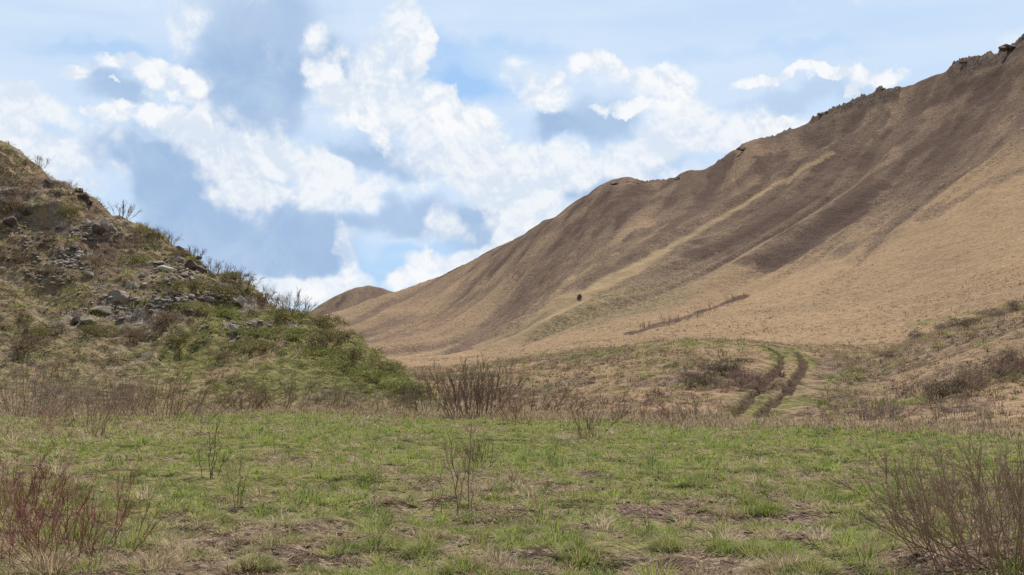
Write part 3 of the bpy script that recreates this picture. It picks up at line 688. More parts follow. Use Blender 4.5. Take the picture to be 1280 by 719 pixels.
# templates of medium bare shrubs
protoA = [('brown', bare_shrub('bare_shrub', 20 + i, 44, 2.0, 2.6, .013, M_BARK[c], spread=.8, kids=(7, 4), base=.45, kl=.42, ang=.42, wob=.09, hv=.5)) for i, c in enumerate(['brown', 'tan', 'grey'])]
used = set()
def place(proto, px, py, sc, label, cat, group, rmin=4, rmax=1e9, rz=None):
    if proto.name in used: o = copy_tree(proto)
    else: o = proto; used.add(proto.name)
    put(o, px, py, sc, rz, rmin, rmax); tag(o, label, cat, group); return o
G1 = 'bare shrubs along the meadow edge'
PB = [p[1] for p in protoA]
for k, px, py, sc, lab in [
    (0, 26, 520, (1.5, 1.5, 1.45), 'tall brown bare shrub at the left frame edge below the rocky hill'),
    (0, 112, 531, (1.15, 1.15, .95), 'low red brown bare shrub standing out into the meadow before the left row'),
    (1, 205, 524, (1.9, 1.6, 1.3), 'broad tan brown bare shrub with slanting stems at the foot of the rocky hill'),
    (2, 155, 512, (1.1, 1.1, .75), 'grey brown bare shrub filling the gap behind the left row of shrubs'),
    (0, 72, 508, (1.1, 1.1, .8), 'dark brown bare shrub half hidden behind the left end of the row'),
    (0, 352, 509, (1.9, 1.5, .85), 'wide low dark brown bare shrub at the middle of the rocky hill foot'),
    (1, 300, 512, (1.2, 1.2, .6), 'small tan bare shrub just left of the wide low one at the hill foot'),
    (2, 420, 508, (1.4, 1.2, .6), 'low grey bare shrub on the green toe of the rocky hill'),
    (0, 482, 512, (1.3, 1.2, .55), 'low brown bare shrub left of the green tip of the rocky hill'),
    (2, 543, 516, (1.2, 1.1, .95), 'grey bare shrub tucked against the left side of the large shrub'),
    (1, 655, 519, (1.4, 1.3, .85), 'tan bare shrub touching the right side of the large shrub'),
    (0, 705, 517, (1.6, 1.3, .55), 'low brown bare shrub second to the right of the large shrub'),
    (0, 1192, 528, (.62, .62, .62), 'small round brown bare shrub alone below the right knoll'),
    (2, 1090, 531, (.85, .8, .62), 'small greyish bare shrub by the lower end of the right knoll'),
    (1, 928, 517, (.7, .7, .4), 'tiny tan bare shrub beside the lower end of the wheel ruts'),
    (0, 868, 523, (.9, .8, .45), 'small brown bare shrub at the foot of the middle knoll')]:
    place(PB[k], px, py, sc, lab, 'shrub', G1, 20, 70)
# thin twiggy clumps along the far edge
thin = [flat_shrub('bare_shrub', 40 + i, 12, 1.1, 1.3, .013, M_BARK[c], spread=.7, kids=(6, 4), base=.4) for i, c in enumerate(['tan', 'brown', 'red'])]
for i, (px, py, s, where) in enumerate([(735, 541, 1.1, 'in front of the brown fringe right of the large shrub'), (775, 527, .95, 'on the brown fringe midway to the middle knoll'), (812, 527, .85, 'on the brown fringe below the left slope of the middle knoll'),
        (843, 531, .7, 'below the highest point of the middle knoll'), (905, 527, .7, 'just left of the lower end of the ruts'), (1025, 534, .6, 'on the tan fringe just right of the ruts'),
        (1140, 541, .6, 'between the two small round shrubs below the right knoll'), (1240, 543, .7, 'at the tan fringe near the right frame edge'), (640, 531, .8, 'under the right side of the large shrub'),
        (505, 527, .6, 'in the grass left of the large shrub'), (250, 531, .8, 'in front of the broad tan brown shrub'), (60, 541, .8, 'in the grass before the left end of the shrub row')]):
    place(thin[i % 3], px, py, s, ['thin tan twigs', 'thin brown twigs', 'thin reddish twigs'][i % 3] + ' standing ' + where, 'shrub', 'thin twig clumps along the far side of the meadow', 20, 70)

# right knoll and middle knoll scrub
G2 = 'bare scrub on the knolls behind the meadow'
DK = [[.125, .10, .072], [.09, .072, .052], [.16, .13, .09]]; RD = [[.20, .125, .10], [.155, .095, .078], [.24, .155, .125]]; GY = [[.19, .155, .125], [.23, .19, .155], [.15, .12, .095]]; BB = [[.22, .16, .118], [.27, .20, .15], [.165, .12, .088]]
scrub = [leafy('scrub_bush', 60 + i, 2.5, 1.15, 1700, c, .11, narrow=.09, upward=1.4) for i, c in enumerate([BB, DK, RD, GY])]
for k, px, py, s, lab in [
    (1, 876, 482, (1.0, 1.0, .8), 'scrub bush coloured nearly black for the shaded spot on the middle knoll'), (1, 902, 466, (1.5, 1.3, 1.0), 'dark olive brown scrub bush above the black one on the middle knoll'),  # the first bush's dark leaves stand for a shadowed spot
    (2, 936, 486, (1.3, 1.2, 1.25), 'dark reddish scrub bush beside the left wheel rut'), (0, 912, 487, (1.2, 1.0, .7), 'brown scrub bush between the black bush and the reddish one'),
    (1, 1172, 500, (1.3, 1.1, .95), 'dark brown scrub bush at the lower end of the bank on the right'), (0, 1200, 491, (1.5, 1.1, .9), 'brown scrub bush second up the bank on the right'),
    (0, 1230, 478, (1.5, 1.1, .9), 'brown scrub bush third up the bank on the right'), (2, 1256, 468, (1.4, 1.1, .9), 'reddish scrub bush fourth up the bank on the right'),
    (0, 1280, 458, (1.4, 1.1, .9), 'brown scrub bush at the frame edge top of the bank'), (3, 1145, 425, (.8, .8, 1.25), 'upright grey scrub bush on the left shoulder of the right knoll'),
    (3, 1180, 413, (.9, .9, .7), 'small grey scrub bush just right of the upright one on the knoll'), (1, 1210, 408, (1.4, 1.1, .7), 'dark scrub bush on the crest of the right knoll'),
    (3, 1243, 398, (1.5, 1.1, .8), 'broad grey scrub bush on the crest of the right knoll'), (0, 1275, 388, (1.5, 1.1, .8), 'brown scrub bush where the knoll crest meets the frame edge'),
    (1, 1115, 447, (.8, .8, .5), 'small dark scrub bush low on the left slope of the right knoll')]:
    place(scrub[k], px, py, s, lab, 'shrub', G2, 40, 130)
gul_s = [flat_shrub('scrub_bush', 80 + i, 9, 1.6, 3, .05, M_BARK[c], spread=1.0, kids=(4,), base=.4) for i, c in enumerate(['red', 'brown'])]
for i, (px, py, s) in enumerate([(808, 412, 1.1), (832, 406, 1.3), (850, 402, .9), (868, 396, 1.2), (890, 388, 1.0), (912, 380, 1.3), (928, 374, 1.1)]):
    place(gul_s[i % 2], px, py, s, ('reddish' if i % 2 == 0 else 'brown') + ' scrub bush in the dry gully on the golden slope, number ' + ['one', 'two', 'three', 'four', 'five', 'six', 'seven'][i] + ' from below', 'shrub', 'scrub in the dry gully on the golden slope', 130, 320)

# left hill: leafy olive bushes and skyline twigs
OL = [[.21, .19, .08], [.26, .225, .105], [.16, .15, .06]]; GN = [[.20, .225, .06], [.26, .27, .085], [.16, .18, .055], [.24, .23, .10]]; BR = [[.19, .14, .09], [.24, .18, .115], [.15, .11, .075]]
bush = {'olive': leafy('leafy_bush', 101, 2.4, 1.05, 2200, OL, .05), 'green': leafy('leafy_bush', 102, 2.6, .9, 2200, GN, .05), 'brown': leafy('leafy_bush', 103, 2.0, 1.1, 1800, BR, .045)}
G3 = 'low bushes on the rocky hillside'
for c, px, py, s, where in [
    ('olive', 270, 372, 1.3, 'right under the dark rock outcrop'), ('olive', 245, 362, 1.0, 'touching the lower right of the dark outcrop'), ('olive', 215, 360, .9, 'directly below the dark outcrop'),
    ('green', 250, 392, 1.2, 'two bush widths below the dark outcrop'), ('green', 290, 400, 1.1, 'just below the two pale stones'), ('brown', 205, 405, 1.1, 'right of the bare clay patch'),
    ('green', 172, 330, .9, 'left of the dark outcrop beside a scree patch'), ('brown', 118, 335, 1.2, 'above the bare clay patch'), ('brown', 60, 345, 1.0, 'left of the bare clay patch'),
    ('olive', 40, 425, 1.2, 'at the bottom of the hill near the left frame edge'), ('brown', 35, 442, 1.4, 'low on the slope at the left frame edge'), ('brown', 20, 330, 1.0, 'half way up the left frame edge'),
    ('olive', 345, 400, 1.2, 'on the crest between the pale stones and the valley'), ('brown', 330, 382, 1.1, 'on the skyline above the pale stones'), ('olive', 400, 412, 1.5, 'rounded on the crest facing the far hilltop'),
    ('olive', 425, 428, 1.3, 'next down the crest from the rounded one'), ('green', 360, 425, 1.3, 'bright on the slope below the crest'), ('green', 390, 445, 1.3, 'bright in the middle of the green slope'),
    ('green', 430, 465, 1.2, 'low on the green slope facing the meadow'), ('green', 465, 478, 1.2, 'near the toe of the hill'), ('olive', 450, 450, 1.2, 'on the lower crest of the toe'),
    ('olive', 485, 465, 1.0, 'on the outer crest of the toe'), ('green', 500, 492, 1.0, 'at the very tip of the hill toe'), ('brown', 515, 495, .9, 'brown against the valley at the hill tip'),
    ('olive', 320, 440, 1.0, 'on the green slope above the wide low bare shrub'), ('brown', 280, 452, .9, 'at the lower edge of the green slope'), ('olive', 230, 430, 1.0, 'below the bare clay patch on its right'),
    ('brown', 170, 425, .9, 'under the bare clay patch'), ('olive', 125, 420, .9, 'under the left end of the bare clay patch'), ('green', 310, 420, 1.0, 'beside the boulder with a dark hollow'),
    ('brown', 15, 262, 1.1, 'high on the slope at the left frame edge'), ('olive', 85, 268, .9, 'near the top between ledges'), ('brown', 60, 300, .9, 'left of the upright pale slab'), ('olive', 185, 295, .9, 'green topped just right of the skyline shrub'),
    ('brown', 225, 322, .9, 'on the skyline over the dark outcrop'), ('olive', 285, 350, .9, 'on the skyline between outcrop and pale stones')]:
    place(bush[c], px, py, s * random.Random(px).uniform(.8, 1.0), f'{c if c != "green" else "fresh green"} bush {where}', 'bush', G3, 55, 125)
sky_tw = [flat_shrub('skyline_shrub', 120 + i, 12, 1.25, 1.3, .02, M_BARK[c], spread=.8, kids=(7, 5), base=.35, kl=.45) for i, c in enumerate(['brown', 'grey'])]
G4 = 'bare shrubs along the skyline of the rocky hill'
for i, (px, py, s, lab) in enumerate([(153, 273, 1.15, 'round dark bare shrub standing out most on the rocky skyline'), (50, 209, .8, 'thin grey twigs on the skyline near the top of the rocky hill'), (88, 236, .6, 'very thin twigs on the skyline above the dark ledge'),
        (200, 300, .8, 'thin grey shrub on the skyline just right of the round one'), (212, 307, .9, 'small dark shrub on the skyline above the outcrop left end'), (243, 325, .9, 'thin grey shrub on the skyline over the dark outcrop'),
        (262, 336, 1.0, 'dark shrub on the skyline right of the dark outcrop'), (276, 345, .9, 'grey twigs on the skyline between outcrop and pale stones'), (296, 355, 1.1, 'tall dark shrub on the skyline above the pale stones'),
        (308, 361, 1.0, 'grey shrub right beside the tall dark one on the skyline'), (330, 374, .9, 'dark twigs on the skyline where the slope eases'), (362, 391, 1.3, 'pale thin bare shrub against the white cloud at the crest end'), (376, 396, 1.2, 'dark bare shrub last before the valley gap')]):
    place(sky_tw[i % 2], px, py, s, lab, 'shrub', G4, 55, 125)

# foreground shrubs
G5 = 'red stemmed shrubs in the front left corner'
r1 = bare_shrub('red_shrub', 141, 18, .95, 1.0, .008, M_BARK['red'], per_stem=True, spread=.6, kids=(8, 4), base=.45, kl=.36, wob=.16)
r2 = bare_shrub('red_shrub', 142, 18, .80, 1.2, .007, M_BARK['red'], per_stem=True, spread=.85, kids=(7, 4), base=.4, kl=.40, wob=.18)
for p, px, py, s, lab in [(r1, 8, 648, 1.0, 'tall red stemmed shrub cut by the left frame edge'), (r2, 112, 692, 1.0, 'open red stemmed shrub leaning right above the straw in the front left corner'), (r1, 48, 640, .72, 'short dense red shrub behind the leaning open one'),
                          (r2, 60, 672, .65, 'low red shrub over a dark hollow between the other two'), (r1, 8, 716, .6, 'red twigs at the bottom left corner'), (r2, 145, 660, .45, 'small red twig clump right of the leaning one'), (r2, 90, 628, .5, 'small red twig clump at the back of the corner group'), (r1, 28, 690, .8, 'red stemmed shrub in front of the tall one at the left edge'), (r2, 84, 700, .8, 'wide red shrub low over the straw tussock in the front left corner')]:
    place(p, px, py, s, lab, 'shrub', G5, 5, 40)
def stalks(name, specs, material):
    """slender saplings: each stem drawn as base offset, top offset, height"""
    root = empty(name, (0, 0, 0)); r = np.random.default_rng(300 + len(specs))
    for bx, tx, h, rad, tw in specs:
        out = []; n = 7; pts = []
        for i in range(n + 1):
            f = i / n; pts.append(np.array([bx + (tx - bx) * f ** 1.3 + r.normal(0, .012), r.normal(0, .02), h * f]))
        out.append((pts, np.linspace(rad, rad * .4, n + 1)))
        for k in range(tw):
            i = r.integers(3, n); d = np.array([r.normal(0, .5), r.normal(0, .5), 1.0]); d /= np.linalg.norm(d)
            grow(r, pts[i], d, h * r.uniform(.12, .28), rad * .45, 1, out, .15, .1, (0, 2), .5, .6)
        branches_mesh('stem', out, material, root)
    return root
s1 = stalks('sapling', [(-.26, -.24, .72, .010, 5), (-.03, -.16, 1.05, .013, 8), (-.02, .06, .9, .010, 5), (.09, .12, 1.15, .012, 9), (.13, .16, .62, .009, 4), (.14, .55, .52, .008, 6), (-.05, -.22, .95, .009, 5)], M_BARK['brown'])
put(s1, 577, 641, 1.0, 0.0); tag(s1, 'slender dark stemmed sapling clump alone in the middle of the meadow', 'sapling', 'saplings in the meadow')
s2 = stalks('sapling', [(0, -.02, .8, .010, 6), (.05, .1, .95, .010, 7), (.1, .38, .5, .010, 5), (-.12, -.2, .5, .007, 5), (.02, .2, .6, .008, 5)], M_BARK['dark'])
put(s2, 262, 598, 1.0, 0.0); tag(s2, 'small dark sapling clump over a grey tuft left of the middle one', 'sapling', 'saplings in the meadow')
s3 = stalks('sapling', [(0, -.16, .62, .008, 6), (.02, .05, .66, .008, 4), (.03, .16, .5, .007, 4)], M_BARK['tan'])
put(s3, 295, 634, 1.0, 0.0); tag(s3, 'pale brown three stemmed sapling in front of the small dark one', 'sapling', 'saplings in the meadow')
for px, py, s, lab in [(728, 648, .5, 'short thin brown sapling right of the middle clump'), (700, 640, .55, 'short reddish sapling just right of the middle clump'), (808, 666, .5, 'short sapling beside the bare soil at the front'), (895, 600, .55, 'short sapling in the green grass below the ruts')]:
    o = copy_tree(s3); put(o, px, py, s, 1.3 + px); tag(o, lab, 'sapling', 'saplings in the meadow')
# dry brown seed-head clumps behind the saplings
w1 = flat_shrub('dry_weed', 151, 26, .55, .5, .006, M_BARK['tan'], spread=.35, kids=(4, 2), base=.45, kl=.35)
for px, py, s, lab in [(597, 585, 1.2, 'tall tan dry weed behind the middle sapling clump'), (580, 575, .8, 'short tan dry weed behind the middle sapling clump'), (735, 549, 1.0, 'tan dry weed below the brown fringe'), (120, 545, 1.1, 'tan dry weed in front of the low red brown shrub')]:
    place(w1, px, py, s, lab, 'weed', 'dry weeds in the meadow', 5, 60)
# the big shrub cut by the right frame edge
rb = bare_shrub('bare_shrub', 161, 98, 1.0, 1.25, .0064, M_BARK['rust'], per_stem=True, spread=1.0, kids=(10, 6), base=.5, kl=.40, ang=.55, wob=.14)
put(rb, 1262, 708, 1.0, .3)
rr_ = np.random.default_rng(5)
for (dx, dz, x0) in [(-1.25, .78, -.25), (-.78, .60, -.2), (-.95, .35, -.3), (-.38, 1.02, -.1), (.1, 1.0, 0)]:
    out = []; d = np.array([dx, -.15, dz]); L = np.linalg.norm(d); d /= L
    grow(rr_, (x0, -.1, .02), d, L, .0075, 0, out, .05, .0, (6, 3), .28, .5); c = branches_mesh('stem', out, M_BARK['pale' if dz == 1.02 else 'grey'], rb); c.rotation_euler = (0, 0, -.3)
tag(rb, 'dense tangled bare shrub on a small earth bank at the right front corner', 'shrub', 'bare shrubs in the front of the meadow')

# ------------------------------------------------------------------ grass tussocks at the front
def tussock(seed, kind, n=620, R0=.25, h=.19):
    r = np.random.default_rng(seed); ph = r.random(n) * 6.283; q = np.sqrt(r.random(n)); rr = q * R0
    base = np.stack([rr * np.cos(ph), rr * np.sin(ph), .05 * (1 - q ** 2) - .02], -1)
    c = PAL[kind][r.integers(0, len(PAL[kind]), n)] * (.75 + .5 * r.random(n))[:, None]
    st = r.random(n) < .18; c[st] = PAL['straw'][r.integers(0, 5, st.sum())] * .8
    V, Fq, lt, C = blades(base, ph + r.normal(0, .35, n), np.clip(q * 1.15 + r.normal(0, .15, n), 0, 1.4), h * (.7 + .5 * r.random(n)), np.full(n, .0075), c)
    return link_mesh('grass_tussock', V, Fq, lt, M_BLADE, color=C)
tu = {'green': tussock(1, 'green'), 'olive': tussock(2, 'olive'), 'straw': tussock(3, 'straw', h=.2)}
for c, px, py, s, where in [
    ('green', 725, 702, 1.15, 'over the dark hollow right of the front middle'), ('green', 640, 683, .95, 'at the upper rim of the dark soil in the front middle'), ('green', 530, 692, .85, 'left of the dark soil in the front middle'),
    ('green', 580, 714, .85, 'at the bottom edge below the middle sapling'), ('olive', 1038, 659, .62, 'the roundest one right of the bare bank'), ('olive', 1062, 643, .55, 'just behind the roundest one'),
    ('green', 1092, 661, .5, 'small and dark right of the roundest one'), ('olive', 1104, 684, 1.0, 'broad beside the right corner shrub'), ('green', 975, 692, .85, 'between the bare bank and the dark hollow'),
    ('olive', 940, 694, .9, 'in front of the bare bank'), ('green', 1059, 624, .6, 'dark and compact behind the roundest one'), ('green', 962, 640, .9, 'bright on top of the bare bank'), ('green', 935, 630, .8, 'bright left of the top of the bare bank'),
    ('green', 905, 690, .7, 'left of the bare bank near the bottom'), ('olive', 832, 684, .7, 'right of the short sapling at the front'), ('green', 320, 706, .7, 'bright upright blades by the bottom left soil'),
    ('straw', 985, 716, 1.1, 'pale at the bottom edge under the bank'), ('straw', 60, 716, 1.2, 'pale under the red shrubs'), ('straw', 190, 712, 1.0, 'pale right of the red shrubs'), ('olive', 1015, 714, .8, 'left of the dark hollow at the bottom edge'),
    ('olive', 270, 650, .7, 'below the pale brown sapling'), ('straw', 905, 645, .7, 'pale grey left of the bare bank'), ('olive', 1150, 670, .8, 'left of the right corner shrub')]:
    place(tu[c], px, py, s, {'green': 'green', 'olive': 'yellow olive', 'straw': 'straw coloured'}[c] + ' grass tussock ' + where, 'tussock', 'grass tussocks at the front of the meadow', 5, 40)

# ------------------------------------------------------------------ rocks
def rock_mesh(seed, cuts=16, rough=.08, sub=3):
    import bmesh
    bm = bmesh.new(); bmesh.ops.create_icosphere(bm, subdivisions=sub, radius=1.0); r = np.random.default_rng(seed)
    P = np.array([v.co[:] for v in bm.verts])
    for _ in range(cuts):
        n = r.normal(0, 1, 3); n /= np.linalg.norm(n); d = r.uniform(.45, .8); s = P @ n - d; P = P - np.where(s > 0, s, 0)[:, None] * n
    P = P * (1 + rough * (fbm(P[:, 0] * 2.5 + 9 + P[:, 2], P[:, 1] * 2.5 + seed, 3, seed)[:, None] - .5) * 2)
    for v, p in zip(bm.verts, P): v.co = p
    me = bpy.data.meshes.new('rock'); bm.to_mesh(me); bm.free(); return me
RME = [rock_mesh(200 + i) for i in range(7)]
def outcrop_mesh(seed):
    r = np.random.default_rng(seed); vs, fs, off = [], [], 0
    for k in range(8):
        me = RME[(seed + k) % 7]; v = np.array([q.co[:] for q in me.vertices]); f = np.array([p.vertices[:] for p in me.polygons])
        a = r.uniform(-.5, .5); sc = r.uniform(.28, .6); v = v * np.array([sc * 1.15, sc, sc * r.uniform(.6, 1.25)])
        v = np.stack([v[:, 0] * math.cos(a) - v[:, 2] * math.sin(a), v[:, 1], v[:, 0] * math.sin(a) + v[:, 2] * math.cos(a)], -1)
        v += np.array([-.85 + k * .24, r.uniform(-.3, .3), r.uniform(-.25, .2)]); vs.append(v); fs.append(f + off); off += len(v)
    me = bpy.data.meshes.new('rock_outcrop'); me.from_pydata(np.concatenate(vs).tolist(), [], np.concatenate(fs).tolist()); return me
OME = [outcrop_mesh(300 + i) for i in range(5)]
def rock(name, px, py, wpx, hpx, tone, label, group, i, rmin=50, rmax=125, cat='rock', deep=.3, tilt=.25):
    gx, gy, gz, gr = hit(px, py, rmin, rmax); m = gr / F; q = random.Random(i * 31 + px)
    me = (OME[i % 5] if cat == 'outcrop' else RME[i % 7]).copy(); me.materials.clear(); me.materials.append(M_ROCK[tone]); me.name = name
    o = bpy.data.objects.new(name, me); COL.objects.link(o); w, h = wpx * m * .72, hpx * m * .8
    o.scale = (w, w * q.uniform(.7, 1.0), h); o.rotation_euler = (q.uniform(-tilt, tilt), q.uniform(-tilt, tilt) , q.uniform(-.5, .5))
    o.location = (gx, gy, gz + h * (.5 - deep)); return tag(o, label, cat, group)
G6 = 'rocks on the rocky hillside'
for i, (px, py, w, h, t, lab) in enumerate([
    (131, 288, 7, 13, 'pale', 'upright pale slab high on the rocky hill'), (138, 286, 5, 6, 'pale', 'small white stone right against the upright pale slab'), (121, 290, 11, 9, 'dark', 'block coloured dark for the shade left of the upright pale slab'),  # dark tone of the last block holds the shade beside the slab
    (300, 381, 8, 8, 'pale', 'whitest square stone near the hill crest'), (319, 393, 9, 5, 'pale', 'flat pale stone right of the whitest one'), (292, 378, 5, 4, 'pale', 'small pale stone left of the whitest one'),
    (294, 416, 6, 6, 'pale', 'pale boulder beside a dark hollow on the green slope'), (301, 414, 5, 9, 'dark', 'dark upright rock in place of the shaded hollow right of that pale boulder'), (253, 411, 4, 4, 'pale', 'lone small white stone on the green slope'),  # the dark rock beside the boulder stands for a shaded hollow
    (238, 335, 12, 10, 'dark', 'biggest dark block in the middle of the outcrop'), (222, 328, 12, 7, 'grey', 'grey slab at the left top of the outcrop'), (210, 340, 14, 5, 'pale', 'pale flat slab under the left end of the outcrop'),
    (252, 342, 10, 9, 'dark', 'dark block right of the biggest in the outcrop'), (264, 345, 8, 8, 'grey', 'grey block at the right end of the outcrop'), (230, 345, 9, 6, 'grey', 'grey block under the middle of the outcrop'), (198, 330, 13, 5, 'grey', 'long grey slab left of the outcrop'),
    (207, 352, 6, 4, 'pale', 'small pale stone in the scree below the outcrop'), (216, 350, 5, 4, 'pale', 'second small pale stone in the scree below the outcrop'), (283, 360, 6, 4, 'pale', 'pale stone close under the skyline'), (275, 358, 4, 4, 'pale', 'smaller pale stone beside the one close under the skyline'),
    (150, 372, 26, 20, 'clay', 'smooth pale rock face in the bare clay patch'), (130, 388, 26, 18, 'clay', 'broad grey rock face left in the bare clay patch'), (110, 400, 18, 12, 'clay', 'low grey rock face at the lower left of the clay patch'), (96, 404, 12, 8, 'dark', 'dark rock at the bottom of the clay patch'), (165, 362, 12, 10, 'grey', 'grey rock at the top of the clay patch'),
    (112, 346, 6, 5, 'pale', 'pale stone above the clay patch'), (95, 310, 6, 3, 'pale', 'thin pale slab above the left scree'), (98, 317, 6, 3, 'pale', 'second thin pale slab above the left scree'), (84, 323, 6, 3, 'grey', 'thin grey slab above the left scree'), (103, 321, 4, 3, 'pale', 'tiny pale stone right of the thin slabs'), (74, 340, 8, 4, 'grey', 'grey slab in the left scree'),
    (104, 247, 10, 7, 'dark', 'dark knob of rock on the skyline'), (99, 240, 7, 6, 'dark', 'smaller dark knob up the skyline'), (112, 254, 8, 5, 'dark', 'low dark rock down the skyline'), (62, 228, 7, 6, 'pale', 'pale patch of rock near the top'), (34, 268, 10, 14, 'dark', 'dark cliff block on the left'), (12, 280, 14, 12, 'dark', 'dark cliff block at the left frame edge'),
    (110, 282, 5, 5, 'pale', 'small light stone up left of the pale slab'), (247, 318, 8, 4, 'dark', 'dark flat rock on the skyline over the outcrop'), (225, 310, 7, 5, 'dark', 'dark rock on the skyline left of the outcrop'), (262, 376, 9, 6, 'grey', 'grey rock among bushes right of the outcrop foot'), (238, 372, 7, 5, 'grey', 'grey rock among bushes below the outcrop'), (180, 358, 6, 4, 'pale', 'pale stone right of the clay patch top'), (196, 376, 7, 5, 'grey', 'grey stone right of the clay patch'),
    (340, 384, 7, 4, 'pale', 'pale stone on the crest against the cloud')]):
    k = 1.4 if t == 'pale' else 1.15; rock('rock', px, py, w * (1 if t == 'clay' else k), h * (1 if t == 'clay' else k), t, lab, G6, i, deep=.6 if t == 'clay' else .0 if t == 'pale' else .2)
# outcrops on the ridge of the long right hill
G7 = 'rock outcrops along the ridge of the long hill'
for i, (px, py, w, h, lab) in enumerate([(781, 232, 24, 6, 'dark outcrop at the left end of the ridge rocks'), (812, 235, 16, 4, 'low dark rock right of the left end outcrop'), (853, 226, 14, 4, 'dark rock knob above the ridge dip'),
        (935, 188, 20, 5, 'long dark rock on the lower middle ridge'), (1040, 142, 22, 6, 'dark crag on the ridge above the spur'), (1110, 113, 16, 3, 'flat dark rock on the upper ridge'), (1213, 79, 18, 7, 'overhanging dark crag on the upper ridge'), (1268, 60, 26, 7, 'highest dark crag at the right frame edge')]):
    far_rock = False
    rock('rock_outcrop', px, py - 4, w * .85, h * 1.25, 'brown', lab, G7 if not far_rock else None, i, 900 if far_rock else 380, 1300 if far_rock else 800, 'outcrop', 1.0, .05)
rock('boulder', 724, 373, 5.5, 6.5, 'dark', 'single dark boulder on the pale crest of the long spur', None, 3, 200, 330, 'boulder', .1)
# loose stones of the scree
def scree():
    r = np.random.default_rng(9); Vs, Fs, off = [], [], 0
    base = RME[2]; bv = None
    import bmesh
    bm = bmesh.new(); bmesh.ops.create_icosphere(bm, subdivisions=1, radius=1.0); bv = np.array([v.co[:] for v in bm.verts]); bf = np.array([[v.index for v in f.verts] for f in bm.faces]); bm.free()
    spots = [(205, 340, 40, 22), (240, 340, 30, 14), (90, 325, 30, 14), (150, 380, 40, 20), (60, 340, 30, 16), (215, 375, 30, 12), (300, 412, 30, 12), (270, 370, 25, 10), (120, 290, 30, 10), (30, 300, 40, 30)]
    for sx_, sy_, wx, wy in spots:
        for _ in range(120):
            px, py = r.normal(sx_, wx * .5), r.normal(sy_, wy * .5); gx, gy, gz, gr = hit(px, py, 55, 125)
            if lookup(is_left, gx, gy) < .5 or gr > 110: continue
            s = .05 + .16 * r.random() ** 2.5
            v = bv * (1 + r.normal(0, .18, (len(bv), 1))) * np.array([1.3, 1.0, .6]) * s; a = r.random() * 6.28
            v = np.stack([v[:, 0] * math.cos(a) - v[:, 1] * math.sin(a), v[:, 0] * math.sin(a) + v[:, 1] * math.cos(a), v[:, 2]], -1) + np.array([gx, gy, gz + s * .3])
            Vs.append(v); Fs.append(bf + off); off += len(v)
    Fc = np.concatenate(Fs)
    tag(link_mesh('scree', np.concatenate(Vs), Fc.ravel(), np.full(len(Fc), 3), M_ROCK['grey']), 'loose grey stones scattered below the outcrop on the rocky hill', 'scree', kind='stuff')
scree()

def clods():
    import bmesh
    bm = bmesh.new(); bmesh.ops.create_icosphere(bm, subdivisions=1, radius=1.0); bv = np.array([v.co[:] for v in bm.verts]); bf = np.array([[v.index for v in f.verts] for f in bm.faces]); bm.free()
    r = np.random.default_rng(19); x, y, rr, t = wedge(16000, 7.5, 22); keep = r.random(len(x)) < lookup(soil, x, y) * .8; x, y = x[keep], y[keep]; n = len(x); z = lookup(Z, x, y)
    sc = .008 + .03 * r.random(n) ** 3
    V = bv[None] * (1 + r.normal(0, .2, (n, len(bv), 1))) * sc[:, None, None] * np.array([1.2, 1.0, .7]) + np.stack([x, y, z + sc * .25], -1)[:, None, :]
    Fc = bf[None] + (np.arange(n) * len(bv))[:, None, None]
    tag(link_mesh('soil_clods', V.reshape(-1, 3), Fc.ravel(), np.full(n * len(bf), 3), M_CLOD), 'crumbs of dark soil and small stones on the bare patches of the meadow', 'soil', kind='stuff')
M_CLOD = rock_material('soil_clod', (.12, .085, .065), (.27, .21, .16))
clods()
